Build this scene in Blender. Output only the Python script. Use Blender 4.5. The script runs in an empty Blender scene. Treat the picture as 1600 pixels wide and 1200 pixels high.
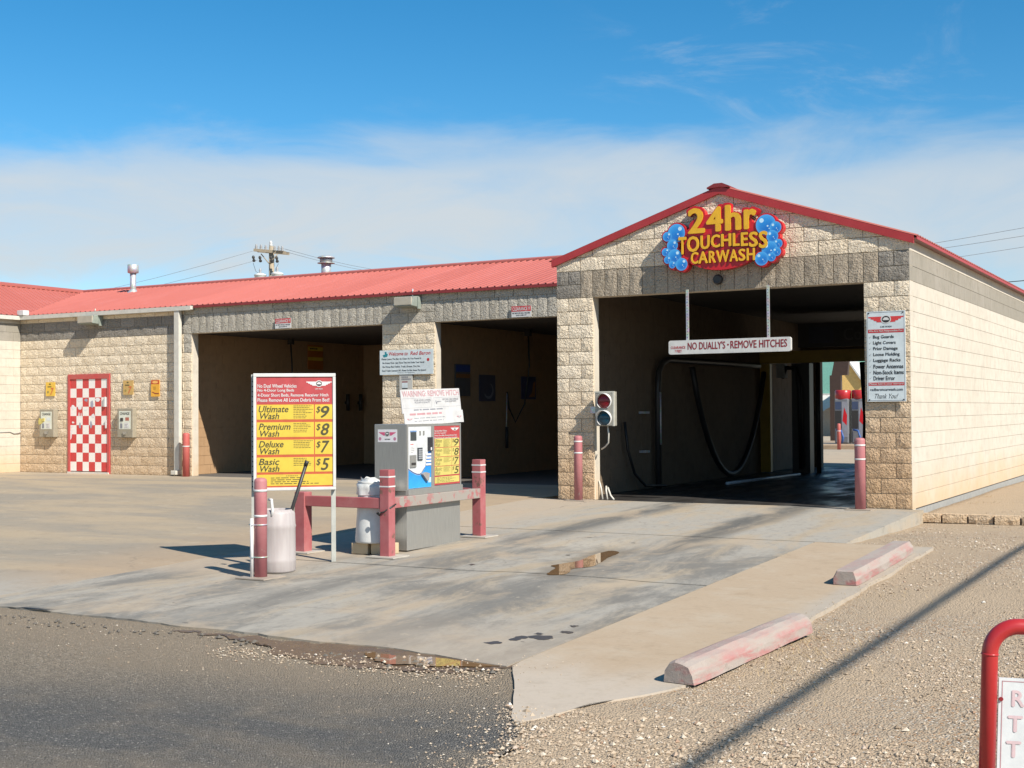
import bpy, bmesh, math, random
from mathutils import Vector, Matrix, noise as mnoise

random.seed(7)
S = bpy.context.scene
COL = S.collection
R = math.radians

# ------------------------------------------------------------------ camera
cam_d = bpy.data.cameras.new('camera')
cam = bpy.data.objects.new('camera', cam_d)
COL.objects.link(cam)
cam_d.sensor_width = 36.0
cam_d.lens = 45.688
cam_d.clip_start = 0.05
cam_d.clip_end = 3000
yaw, pitch, roll = R(-29.406), R(1.1879), R(-0.3953)
fw = Vector((math.sin(yaw) * math.cos(pitch), math.cos(yaw) * math.cos(pitch), math.sin(pitch)))
rt = Vector((math.cos(yaw), -math.sin(yaw), 0))
up = rt.cross(fw)
r2 = rt * math.cos(roll) + up * math.sin(roll)
u2 = up * math.cos(roll) - rt * math.sin(roll)
cam.matrix_world = Matrix(((r2.x, u2.x, -fw.x, 9.1415), (r2.y, u2.y, -fw.y, -17.6306),
                           (r2.z, u2.z, -fw.z, 1.3431), (0, 0, 0, 1)))
S.camera = cam

# ------------------------------------------------------------------ sky, sun, exposure
SUN = Vector((1.065, -0.405, 1.0)).normalized()      # towards the sun
w = bpy.data.worlds.new('World')
S.world = w
w.use_nodes = True
nt = w.node_tree
nt.nodes.clear()
L = nt.links.new
def WN(t, **k):
    n = nt.nodes.new(t)
    for a, b in k.items():
        setattr(n, a, b)
    return n
sky = WN('ShaderNodeTexSky', sky_type='NISHITA', sun_disc=False)
sky.sun_elevation = math.asin(SUN.z)
sky.sun_rotation = math.atan2(SUN.x, SUN.y)
sky.altitude = 1100
sky.air_density = 1.0
sky.dust_density = 0.25
sky.ozone_density = 3.0
hs = WN('ShaderNodeHueSaturation')
hs.inputs['Saturation'].default_value = 1.36
hs.inputs['Hue'].default_value = 0.490
hs.inputs['Value'].default_value = 1.14
L(sky.outputs['Color'], hs.inputs['Color'])
tc = WN('ShaderNodeTexCoord')
nrm = WN('ShaderNodeVectorMath', operation='NORMALIZE')
L(tc.outputs['Generated'], nrm.inputs[0])
sep = WN('ShaderNodeSeparateXYZ')
L(nrm.outputs[0], sep.inputs[0])
def wmath(op, a, b=None, c=None):
    n = WN('ShaderNodeMath', operation=op)
    for i, v in enumerate((a, b, c)):
        if v is None:
            continue
        if isinstance(v, (int, float)):
            n.inputs[i].default_value = v
        else:
            L(v, n.inputs[i])
    return n.outputs[0]
def wnoise(sx, sz, scale, detail, rough, off=0.0, dist=0.0):
    m = WN('ShaderNodeMapping')
    m.inputs['Scale'].default_value = (sx, sx, sz)
    m.inputs['Location'].default_value = (off, off * 0.7, off * 0.3)
    L(nrm.outputs[0], m.inputs[0])
    n = WN('ShaderNodeTexNoise')
    n.inputs['Scale'].default_value = scale
    n.inputs['Detail'].default_value = detail
    n.inputs['Roughness'].default_value = rough
    n.inputs['Distortion'].default_value = dist
    L(m.outputs[0], n.inputs[0])
    return n.outputs[0]
def wramp(v, lo, hi):
    n = WN('ShaderNodeMapRange', interpolation_type='SMOOTHSTEP')
    n.inputs['From Min'].default_value = lo
    n.inputs['From Max'].default_value = hi
    L(v, n.inputs['Value'])
    return n.outputs[0]
elev = sep.outputs['Z']
n1 = wnoise(1.0, 4.0, 2.2, 6, 0.55, 3.1, 0.4)
n2 = wnoise(1.0, 3.0, 7.0, 8, 0.62, 9.7, 0.8)
e1 = wmath('ADD', elev, wmath('MULTIPLY', wmath('SUBTRACT', n1, 0.5), 0.11))
e1 = wmath('ADD', e1, wmath('MULTIPLY', wmath('SUBTRACT', n2, 0.5), 0.05))
topm = wmath('SUBTRACT', 1.0, wramp(e1, 0.170, 0.215))
lowm = wramp(e1, 0.085, 0.125)
band = wmath('MULTIPLY', wmath('MULTIPLY', topm, wmath('ADD', wmath('MULTIPLY', lowm, 0.75), 0.25)),
             wmath('ADD', 0.42, wmath('MULTIPLY', n2, 0.80)))
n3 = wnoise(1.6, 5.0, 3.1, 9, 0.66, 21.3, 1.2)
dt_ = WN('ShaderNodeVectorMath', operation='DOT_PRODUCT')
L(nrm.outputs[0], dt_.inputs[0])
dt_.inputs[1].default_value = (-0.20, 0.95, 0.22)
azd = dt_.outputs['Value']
wisp_and_fill_veil = wmath('MULTIPLY', wmath('MULTIPLY', wramp(n3, 0.48, 0.80), 0.46), wmath('MAXIMUM', wramp(azd, 0.955, 0.99), wramp(elev, 0.34, 0.6)))  # wisps in view, plus an added veil overhead that whitens the fill light
mask = wmath('MINIMUM', wmath('MAXIMUM', band, wisp_and_fill_veil), 0.93)
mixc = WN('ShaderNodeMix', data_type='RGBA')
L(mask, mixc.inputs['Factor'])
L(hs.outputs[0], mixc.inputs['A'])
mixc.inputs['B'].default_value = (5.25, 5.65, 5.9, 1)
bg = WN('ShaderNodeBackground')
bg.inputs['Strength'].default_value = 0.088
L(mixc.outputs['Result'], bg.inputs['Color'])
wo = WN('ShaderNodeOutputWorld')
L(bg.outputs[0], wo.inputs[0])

sun_d = bpy.data.lights.new('sun', 'SUN')
sun_d.energy = 5.0
sun_d.angle = R(0.53)
sun_d.color = (1.0, 0.94, 0.84)
sun = bpy.data.objects.new('sun', sun_d)
COL.objects.link(sun)
sun.rotation_euler = (-SUN).to_track_quat('-Z', 'Y').to_euler()
sun.location = (30, -20, 40)

S.view_settings.view_transform = 'Standard'
S.view_settings.look = 'None'
S.view_settings.exposure = 0.50
S.view_settings.gamma = 1.0
S.view_settings.use_curve_mapping = False

# ------------------------------------------------------------------ helpers: materials
class MT:
    """tiny wrapper to write node materials"""
    def __init__(s, name):
        s.m = bpy.data.materials.new(name)
        s.m.use_nodes = True
        s.nt = s.m.node_tree
        s.b = s.nt.nodes['Principled BSDF']
        s._pos = None
    def n(s, t, **k):
        x = s.nt.nodes.new(t)
        for a, b in k.items():
            setattr(x, a, b)
        return x
    def set(s, sock, v):
        if hasattr(v, 'is_linked') or isinstance(v, bpy.types.NodeSocket):
            s.nt.links.new(v, sock)
        else:
            if isinstance(v, tuple) and len(v) == 3:
                v = v + (1,)
            sock.default_value = v
    def pos(s):
        if s._pos is None:
            s._pos = s.n('ShaderNodeNewGeometry').outputs['Position']
        return s._pos
    def xyz(s, v=None):
        x = s.n('ShaderNodeSeparateXYZ')
        s.set(x.inputs[0], v or s.pos())
        return x.outputs
    def objco(s):
        return s.n('ShaderNodeTexCoord').outputs['Object']
    def map(s, v, scale=(1, 1, 1), loc=(0, 0, 0)):
        x = s.n('ShaderNodeMapping')
        s.set(x.inputs[0], v)
        x.inputs['Scale'].default_value = scale
        x.inputs['Location'].default_value = loc
        return x.outputs[0]
    def noise(s, v=None, scale=5., detail=4., rough=.5, dist=0.):
        x = s.n('ShaderNodeTexNoise')
        s.set(x.inputs['Vector'], v or s.pos())
        x.inputs['Scale'].default_value = scale
        x.inputs['Detail'].default_value = detail
        x.inputs['Roughness'].default_value = rough
        x.inputs['Distortion'].default_value = dist
        return x.outputs[0]
    def voro(s, v=None, scale=5., feature='F1', out='Distance', rnd=1.0):
        x = s.n('ShaderNodeTexVoronoi', feature=feature)
        s.set(x.inputs['Vector'], v or s.pos())
        x.inputs['Scale'].default_value = scale
        x.inputs['Randomness'].default_value = rnd
        return x.outputs[out]
    def ramp(s, v, lo, hi, a=0., b=1., smooth=True):
        x = s.n('ShaderNodeMapRange', interpolation_type='SMOOTHSTEP' if smooth else 'LINEAR')
        x.clamp = True if hasattr(x, 'clamp') else True
        s.set(x.inputs['Value'], v)
        for k, q in (('From Min', lo), ('From Max', hi), ('To Min', a), ('To Max', b)):
            x.inputs[k].default_value = q
        return x.outputs[0]
    def math(s, op, a, b=0., c=None):
        x = s.n('ShaderNodeMath', operation=op)
        s.set(x.inputs[0], a)
        s.set(x.inputs[1], b)
        if c is not None:
            s.set(x.inputs[2], c)
        return x.outputs[0]
    def mix(s, f, a, b, mode='MIX'):
        x = s.n('ShaderNodeMix', data_type='RGBA', blend_type=mode)
        s.set(x.inputs['Factor'], f)
        s.set(x.inputs['A'], a)
        s.set(x.inputs['B'], b)
        return x.outputs['Result']
    def rnd(s):
        return s.n('ShaderNodeObjectInfo').outputs['Random']
    def bump(s, h, strength=.5, dist=.01, prev=None):
        x = s.n('ShaderNodeBump')
        s.set(x.inputs['Height'], h)
        x.inputs['Strength'].default_value = strength
        x.inputs['Distance'].default_value = dist
        if prev is not None:
            s.set(x.inputs['Normal'], prev)
        return x.outputs[0]
    def out(s, color=None, rough=None, normal=None, metal=None, spec=None):
        if color is not None:
            s.set(s.b.inputs['Base Color'], color)
        if rough is not None:
            s.set(s.b.inputs['Roughness'], rough)
        if normal is not None:
            s.set(s.b.inputs['Normal'], normal)
        if metal is not None:
            s.set(s.b.inputs['Metallic'], metal)
        if spec is not None:
            s.set(s.b.inputs['Specular IOR Level'], spec)
        return s.m

def M_plain(name, c, rough=.5, metal=0., spec=.5):
    """plain paint or print with a little grime so it is not perfectly even"""
    t = MT(name)
    n = t.noise(scale=9, detail=5, rough=.6)
    col = t.mix(t.ramp(n, .3, .8), tuple(min(1, x * 1.04) for x in c), tuple(x * .86 for x in c))
    return t.out(col, rough, None, metal, spec)

def M_split(name, c, c2, stain=.0, reach=1.7):
    """split-face concrete block: broken rock relief"""
    t = MT(name)
    r = t.rnd()
    n = t.noise(scale=26, detail=6, rough=.65)
    base = t.mix(r, c, c2)
    base = t.mix(t.ramp(n, .35, .75), base, t.mix(1, base, (.87, .85, .82, 1), 'MULTIPLY'))
    if stain:
        z = t.xyz()['Z']
        h = t.math('ADD', z, t.math('MULTIPLY', t.noise(scale=1.7, detail=4), -.9))
        f = t.math('MULTIPLY', t.ramp(h, reach, -.5), stain)
        base = t.mix(f, base, (.47, .27, .12, 1))
    hgt = t.noise(scale=24, detail=4, rough=.55, dist=.6)
    fine = t.noise(scale=55, detail=5, rough=.6)
    vor = t.voro(t.map(t.pos(), (1, 1, 1.4)), 30, rnd=1.0)
    nrm = t.bump(hgt, 1.0, .034)
    nrm = t.bump(vor, .55, .016, nrm)
    nrm = t.bump(fine, 1.0, .017, nrm)
    return t.out(base, .92, nrm, spec=.2)

def M_wallblock(name, c, c2, stain=.0, band=False):
    """smooth painted masonry block"""
    t = MT(name)
    r = t.rnd()
    n = t.noise(scale=6, detail=6, rough=.62)
    base = t.mix(r, c, c2)
    base = t.mix(t.ramp(n, .42, .8), base, tuple(x * .86 for x in c))
    st = t.noise(t.map(t.pos(), (5., 5., .5)), 1.6, 6, .65)
    base = t.mix(t.ramp(st, .5, .78, 0, .35), base, tuple(x * y for x, y in zip(c, (.80, .75, .66))))
    sp = t.noise(scale=70, detail=2)
    base = t.mix(t.ramp(sp, .63, .72, 0, .18), base, tuple(x * .6 for x in c))
    if stain:
        z = t.xyz()['Z']
        h = t.math('ADD', z, t.math('MULTIPLY', t.noise(scale=1.3, detail=5), -.8))
        f = t.math('MULTIPLY', t.ramp(h, .35, -.5), stain)
        base = t.mix(f, base, (.55, .36, .18, 1))
    fine = t.noise(scale=90, detail=4, rough=.6)
    return t.out(base, .85, t.bump(fine, .35, .004), spec=.25)

def M_metalpaint(name, c, c2, rough=.38, wear=.0, wearc=(.2, .12, .08)):
    t = MT(name)
    n = t.noise(scale=3.3, detail=6, rough=.6)
    col = t.mix(t.ramp(n, .35, .7), c, c2)
    nf = t.noise(scale=30, detail=5, rough=.6)
    col = t.mix(t.ramp(nf, .5, .8, 0, .25), col, tuple(x * .7 for x in c))
    if wear:
        v = t.math('ADD', t.math('MULTIPLY', t.noise(scale=9, detail=7, rough=.7), .75),
                   t.math('MULTIPLY', t.noise(scale=2.5, detail=2), .35))
        col = t.mix(t.ramp(v, .66 - wear * .1, .70 - wear * .1), col, wearc)
    return t.out(col, rough, t.bump(nf, .12, .003))

# ------------------------------------------------------------------ helpers: geometry
class MB:
    def __init__(s):
        s.v, s.f, s.sm = [], [], []
    def quad(s, a, b, c, d):
        i = len(s.v)
        s.v += [tuple(a), tuple(b), tuple(c), tuple(d)]
        s.f.append((i, i + 1, i + 2, i + 3)); s.sm.append(False)
        return s
    def poly(s, pts):
        i = len(s.v)
        s.v += [tuple(p) for p in pts]
        s.f.append(tuple(range(i, i + len(pts)))); s.sm.append(False)
        return s
    def box(s, x0, x1, y0, y1, z0, z1, M=None):
        i = len(s.v)
        P = [(x0, y0, z0), (x1, y0, z0), (x1, y1, z0), (x0, y1, z0), (x0, y0, z1), (x1, y0, z1), (x1, y1, z1), (x0, y1, z1)]
        if M is not None:
            P = [tuple(M @ Vector(p)) for p in P]
        s.v += P
        for f in ((0, 3, 2, 1), (4, 5, 6, 7), (0, 1, 5, 4), (1, 2, 6, 5), (2, 3, 7, 6), (3, 0, 4, 7)):
            s.f.append(tuple(i + k for k in f)); s.sm.append(False)
        return s
    def prism(s, poly, y0, y1):
        """poly = list of (x, z) counter-clockwise seen from -Y; extruded along Y"""
        i, n = len(s.v), len(poly)
        s.v += [(x, y0, z) for x, z in poly] + [(x, y1, z) for x, z in poly]
        s.f.append(tuple(i + k for k in range(n))); s.sm.append(False)
        s.f.append(tuple(i + n + k for k in reversed(range(n)))); s.sm.append(False)
        for k in range(n):
            k2 = (k + 1) % n
            s.f.append((i + k2, i + k, i + n + k, i + n + k2)); s.sm.append(False)
        return s
    def tube(s, pts, rad, seg=12, cap=True, smooth=True):
        pts = [Vector(p) for p in pts]
        rads = rad if isinstance(rad, (list, tuple)) else [rad] * len(pts)
        i0 = len(s.v)
        t0 = (pts[1] - pts[0]).normalized()
        ref = Vector((0, 0, 1)) if abs(t0.z) < .9 else Vector((1, 0, 0))
        nv = t0.cross(ref).normalized()
        for k, p in enumerate(pts):
            if k == 0: t = pts[1] - pts[0]
            elif k == len(pts) - 1: t = pts[-1] - pts[-2]
            else: t = (pts[k + 1] - pts[k]).normalized() + (pts[k] - pts[k - 1]).normalized()
            t.normalize()
            nv = (nv - t * nv.dot(t)).normalized()
            bv = t.cross(nv)
            for a in range(seg):
                an = 2 * math.pi * a / seg
                s.v.append(tuple(p + (nv * math.cos(an) + bv * math.sin(an)) * rads[k]))
        for k in range(len(pts) - 1):
            for a in range(seg):
                b = (a + 1) % seg
                s.f.append((i0 + k * seg + a, i0 + k * seg + b, i0 + (k + 1) * seg + b, i0 + (k + 1) * seg + a))
                s.sm.append(smooth)
        if cap:
            s.f.append(tuple(i0 + a for a in reversed(range(seg)))); s.sm.append(False)
            e = i0 + (len(pts) - 1) * seg
            s.f.append(tuple(e + a for a in range(seg))); s.sm.append(False)
        return s
    def lathe(s, prof, seg=24, c=(0, 0, 0), smooth=True):
        """prof = [(r, z)...] bottom to top, about Z"""
        i0, n = len(s.v), len(prof)
        for r, z in prof:
            for a in range(seg):
                an = 2 * math.pi * a / seg
                s.v.append((c[0] + r * math.cos(an), c[1] + r * math.sin(an), c[2] + z))
        for k in range(n - 1):
            for a in range(seg):
                b = (a + 1) % seg
                s.f.append((i0 + k * seg + a, i0 + k * seg + b, i0 + (k + 1) * seg + b, i0 + (k + 1) * seg + a))
                s.sm.append(smooth)
        s.f.append(tuple(i0 + a for a in reversed(range(seg)))); s.sm.append(False)
        s.f.append(tuple(i0 + (n - 1) * seg + a for a in range(seg))); s.sm.append(False)
        return s
    def disc(s, cx, y, cz, r, seg=28, rz=None):
        """flat disc in XZ facing -Y"""
        rz = rz or r
        return s.poly([(cx + r * math.cos(2 * math.pi * k / seg), y, cz + rz * math.sin(2 * math.pi * k / seg)) for k in range(seg)])
    def discbox(s, cx, y0, y1, cz, r, seg=28, rz=None):
        rz = rz or r
        return s.prism([(cx + r * math.cos(2 * math.pi * k / seg), cz + rz * math.sin(2 * math.pi * k / seg)) for k in range(seg)], y0, y1)
    def mesh(s, name):
        me = bpy.data.meshes.new(name)
        me.from_pydata(s.v, [], s.f)
        if any(s.sm):
            me.polygons.foreach_set('use_smooth', s.sm)
        me.update()
        return me

def obj(name, mb, mat, parent=None, loc=(0, 0, 0), rot=(0, 0, 0), bevel=0.):
    me = mb.mesh(name) if isinstance(mb, MB) else mb
    if mat is not None and len(me.materials) == 0:
        me.materials.append(mat)
    o = bpy.data.objects.new(name, me)
    COL.objects.link(o)
    o.parent = parent
    o.location = loc
    o.rotation_euler = rot
    if bevel:
        b = o.modifiers.new('bevel', 'BEVEL')
        b.width = bevel; b.segments = 2; b.limit_method = 'ANGLE'
    return o
def tag(o, label=None, cat=None, group=None, kind=None):
    if label: o['label'] = label
    if cat: o['category'] = cat
    if group: o['group'] = group
    if kind: o['kind'] = kind
    return o
def thing(name, label, cat, loc=(0, 0, 0), rz=0., group=None, rx=0., ry=0.):
    o = bpy.data.objects.new(name, None)
    o.empty_display_size = .2
    COL.objects.link(o)
    o.location = loc
    o.rotation_euler = (rx, ry, rz)
    return tag(o, label, cat, group)
def struct(name, mb, mat, parent=None):
    o = obj(name, mb, mat, parent)
    if parent is None:
        o['kind'] = 'structure'
    return o

# text: built in the local XZ plane, reads from -Y
_tc = {}
def text_mesh(body, bold=0., extrude=0., shear=0., font_space=1.0):
    key = (body, bold, extrude, shear, font_space)
    if key in _tc:
        return _tc[key]
    cu = bpy.data.curves.new('lettering', 'FONT')
    cu.body = body
    cu.size = 1.0
    cu.offset = bold
    cu.extrude = extrude
    cu.shear = shear
    cu.space_character = font_space
    cu.resolution_u = 3
    ob = bpy.data.objects.new('tmp', cu)
    me = bpy.data.meshes.new_from_object(ob)
    bpy.data.objects.remove(ob)
    bpy.data.curves.remove(cu)
    V = [tuple(v.co) for v in me.vertices]
    F = [tuple(p.vertices) for p in me.polygons]
    bpy.data.meshes.remove(me)
    _tc[key] = (V, F)
    return V, F
def text(parent, body, x0, z0, x1, z1, y, mat, bold=.012, shear=0., depth=.0, name='lettering', keep=False, align='L', space=1.0, grow=0.):
    """fit the text into the box x0..x1, z0..z1 (keep=True keeps the letters' own width)"""
    V, F = text_mesh(body, 0., .5 if depth else 0., shear, space)
    xs = [v[0] for v in V]; zs = [v[1] for v in V]
    bo = bold * 1.1 if bold >= .004 else 0.
    ax, bx, az, bz = min(xs) - bo, max(xs) + bo, min(zs) - bo * .7, max(zs) + bo * .7
    sx = (x1 - x0 + 2 * grow) / (bx - ax); sz = (z1 - z0 + 2 * grow) / (bz - az)
    x0 -= grow; z0 -= grow
    if keep:
        w_ = (bx - ax) * min(sx, sz * keep)
        if align == 'C': x0 = (x0 + x1) / 2 - w_ / 2
        sx = w_ / (bx - ax)
    mb = MB()
    shifts = [(0, 0)] if bold < .004 else [(0, 0), (bo, 0), (-bo, 0), (0, bo * .7), (0, -bo * .7)]
    if depth and bold >= .03: shifts += [(bo * .6, bo * .5), (-bo * .6, bo * .5), (bo * .6, -bo * .5), (-bo * .6, -bo * .5)]
    for q, (dx, dz) in enumerate(shifts):
        o_ = len(mb.v)
        e = q * .00025
        mb.v += [(x0 + (v[0] - ax + dx) * sx, (y - (v[2] + .5) * (depth + e)) if depth else y - e, z0 + (v[1] - az + dz) * sz) for v in V]
        mb.f += [tuple(o_ + k for k in f) for f in F]; mb.sm += [False] * len(F)
    return obj(name, mb, mat, parent)
def plate(parent, name, x0, x1, z0, z1, y, mat, th=.003, bevel=0.):
    return obj(name, MB().box(x0, x1, y - th, y, z0, z1), mat, parent, bevel=bevel)
def print_lines(parent, lines, x0, x1, ztop, zbot, y, mat, seed=0, fill=.6):
    """print too small to read: rows of word-like dashes"""
    rg = random.Random(seed)
    mb = MB()
    pitch_ = (ztop - zbot) / lines
    for k in range(lines):
        x = x0
        end = x0 + (x1 - x0) * rg.uniform(.6, 1.)
        zc = ztop - pitch_ * (k + .5)
        while x < end:
            wl = (x1 - x0) * rg.uniform(.05, .16)
            mb.quad((x, y, zc - pitch_ * fill / 2), (min(x + wl, end), y, zc - pitch_ * fill / 2),
                    (min(x + wl, end), y, zc + pitch_ * fill / 2), (x, y, zc + pitch_ * fill / 2))
            x += wl + (x1 - x0) * .025
    return obj('small_print', mb, mat, parent)

m = 0.2032     # one masonry module (half block, one course)

# ------------------------------------------------------------------ materials
CREAM = M_wallblock('cream_block', (.525, .475, .395), (.56, .51, .43), stain=.6)
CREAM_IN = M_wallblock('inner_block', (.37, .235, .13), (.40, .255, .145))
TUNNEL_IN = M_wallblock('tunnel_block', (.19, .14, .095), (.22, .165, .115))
GREYB = M_wallblock('grey_block', (.275, .25, .205), (.31, .28, .235))
SPLIT = M_split('split_tan', (.79, .66, .485), (.86, .735, .56), stain=.5)
SPLIT_T = M_split('split_tan_gable', (.80, .67, .50), (.87, .745, .575), stain=.66)
SPLIT_R = M_split('split_tan_dusty', (.77, .65, .49), (.84, .73, .57), stain=.72, reach=2.9)
SPLIT_G = M_split('split_grey', (.27, .245, .21), (.34, .31, .27))
SPLIT_L = M_split('split_brown', (.37, .31, .235), (.46, .385, .295))
SPLIT_LG = M_split('split_pale_grey', (.43, .395, .33), (.52, .48, .41))
MORTAR = M_plain('mortar', (.62, .53, .41), .95, spec=.1)
_t = MT('red_roof_sheet')
_r = _t.rnd()
_c = _t.mix(_r, (.385, .105, .08), (.435, .126, .098))
_c = _t.mix(_t.ramp(_t.noise(_t.map(_t.pos(), (3, .5, .5)), 1.5, 6, .65), .45, .75, 0, .5), _c, (.46, .155, .135))
_c = _t.mix(_t.ramp(_t.noise(scale=18, detail=6, rough=.7), .62, .8, 0, .4), _c, (.28, .07, .06))
ROOFR = _t.out(_c, .5)
TRIMR = M_metalpaint('red_trim', (.36, .03, .032), (.40, .038, .04), rough=.45)
DARKR = M_metalpaint('dark_red_trim', (.20, .02, .022), (.24, .03, .03), rough=.55)
PINK = M_metalpaint('faded_red_paint', (.375, .125, .135), (.425, .175, .175), rough=.62, wear=.12, wearc=(.44, .30, .28))
PINKW = M_metalpaint('worn_red_paint', (.34, .085, .09), (.385, .14, .14), rough=.65, wear=.35, wearc=(.17, .085, .065))
PINKG = M_metalpaint('rubbed_red_paint', (.36, .11, .11), (.33, .26, .23), rough=.65, wear=1.3, wearc=(.30, .265, .23))
REDBOL = M_metalpaint('red_bollard_paint', (.47, .10, .085), (.50, .13, .11), rough=.55)
REDPIPE = M_metalpaint('red_pipe_paint', (.38, .018, .022), (.41, .03, .03), rough=.3)
WHITE = M_plain('white_paint', (.58, .57, .54), .5)
WHITEP = M_plain('white_plastic', (.62, .61, .59), .45)
CREAMP = M_plain('cream_gutter', (.58, .55, .48), .45)
STEEL = MT('brushed_steel')
_n = STEEL.noise(STEEL.map(STEEL.pos(), (60, 60, 2)), 3, 4)
STEEL = STEEL.out(STEEL.mix(STEEL.ramp(_n, .3, .7), (.34, .33, .305), (.40, .39, .36)), .42, metal=.55)
GALV = MT('galvanised')
_v = GALV.voro(scale=28, out='Color')
GALV = GALV.out(GALV.mix(.2, (.55, .56, .56), _v), .5, metal=.55)
GREYP = M_plain('grey_post_paint', (.40, .40, .36), .5)
BLACK = M_plain('black_rubber', (.018, .017, .017), .5)
DARK = M_plain('dark_metal', (.035, .032, .03), .45)
INK = M_plain('black_print', (.02, .02, .02), .6)
INKO = M_plain('olive_print', (.06, .055, .02), .6)
REDI = M_plain('red_print', (.50, .03, .035), .55)
REDB = M_plain('board_red', (.40, .055, .058), .45)
ORNG = M_plain('board_orange', (.46, .09, .035), .45)
YELL = M_plain('board_yellow', (.60, .43, .05), .45)
YELP = M_plain('pale_board_yellow', (.55, .46, .13), .45)
PRINTW = M_plain('white_print', (.62, .61, .59), .5)
PALE = M_plain('pale_blue_board', (.60, .66, .67), .45)
PINKI = M_plain('faded_pink_print', (.46, .24, .255), .6)
GREYI = M_plain('faded_grey_print', (.22, .225, .25), .6)
TEAL = M_plain('teal_print', (.02, .22, .26), .5)
SIGNR = M_plain('sign_red', (.53, .012, .02), .35)
SIGNY = M_plain('sign_gold', (.76, .41, .02), .4)
MAROON = M_plain('maroon_print', (.24, .014, .02), .5)

# ------------------------------------------------------------------ ground heights
def g(y):
    return -0.025 * max(0., min(11.5, -(y + .5)))
PUD = [(3.67, -7.15), (3.52, -6.5), (3.42, -5.9), (3.33, -5.15)]
PUDZ = -0.1475
def seg_d(x, y):
    best = 9
    for (ax, ay), (bx, by) in zip(PUD, PUD[1:]):
        dx, dy = bx - ax, by - ay
        t = max(0, min(1, ((x - ax) * dx + (y - ay) * dy) / (dx * dx + dy * dy)))
        best = min(best, math.hypot(x - ax - t * dx, y - ay - t * dy))
    return best
def slab_z(x, y):
    z = g(y)
    d = seg_d(x, y)
    if d < .95:
        t = max(0., min(1., (.95 - d) / .6)); t = t * t * (3 - 2 * t)
        z = z * (1 - t) + (PUDZ - .004) * t
    return z
def lerp_tab(tab, v):
    for (a, za), (b, zb) in zip(tab, tab[1:]):
        if v <= b:
            t = max(0, (v - a) / (b - a))
            return za + (zb - za) * t
    return tab[-1][1]
GT = [(-60, -.32), (-13, -.31), (-8, -.215), (-4, -.112), (-2.4, -.14), (-.5, -.165), (.0, -.165), (.06, -.085), (4, -.075), (9, -.10), (60, -.1)]
def gravel_z(x, y):
    z = lerp_tab(GT, y)
    z += .018 * mnoise.noise(Vector((x * .9, y * .9, 3.3))) + .007 * mnoise.noise(Vector((x * 4, y * 4, 1.3)))
    return z

# ------------------------------------------------------------------ ground materials
def M_gravel():
    t = MT('gravel_ground')
    big = t.noise(scale=.55, detail=5, rough=.6)
    col = t.voro(scale=75, out='Color')
    v1 = t.voro(scale=75)
    v2 = t.voro(scale=33)
    c = t.n('ShaderNodeSeparateColor'); t.set(c.inputs[0], col)
    stone = t.mix(c.outputs[0], (.26, .20, .14), (.455, .365, .265))
    stone = t.mix(t.ramp(c.outputs[1], .80, .95), stone, (.36, .20, .10))
    stone = t.mix(t.ramp(c.outputs[2], .90, .98), stone, (.58, .53, .45))
    dirt = t.mix(t.noise(scale=9, detail=6, rough=.65), (.365, .275, .185), (.445, .345, .24))
    f = t.ramp(t.math('ADD', big, t.math('MULTIPLY', t.noise(scale=4, detail=5), .4)), .52, .76)
    colr = t.mix(t.math('SUBTRACT', 1., f), dirt, stone)
    h = t.math('ADD', t.math('MULTIPLY', t.math('SUBTRACT', 1., v1), .6), t.math('MULTIPLY', t.math('SUBTRACT', 1., v2), .4))
    nr = t.bump(h, .8, .02)
    nr = t.bump(t.noise(scale=160, detail=3), .5, .005, nr)
    return t.out(colr, .95, nr, spec=.15)
GRAVEL = M_gravel()

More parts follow.
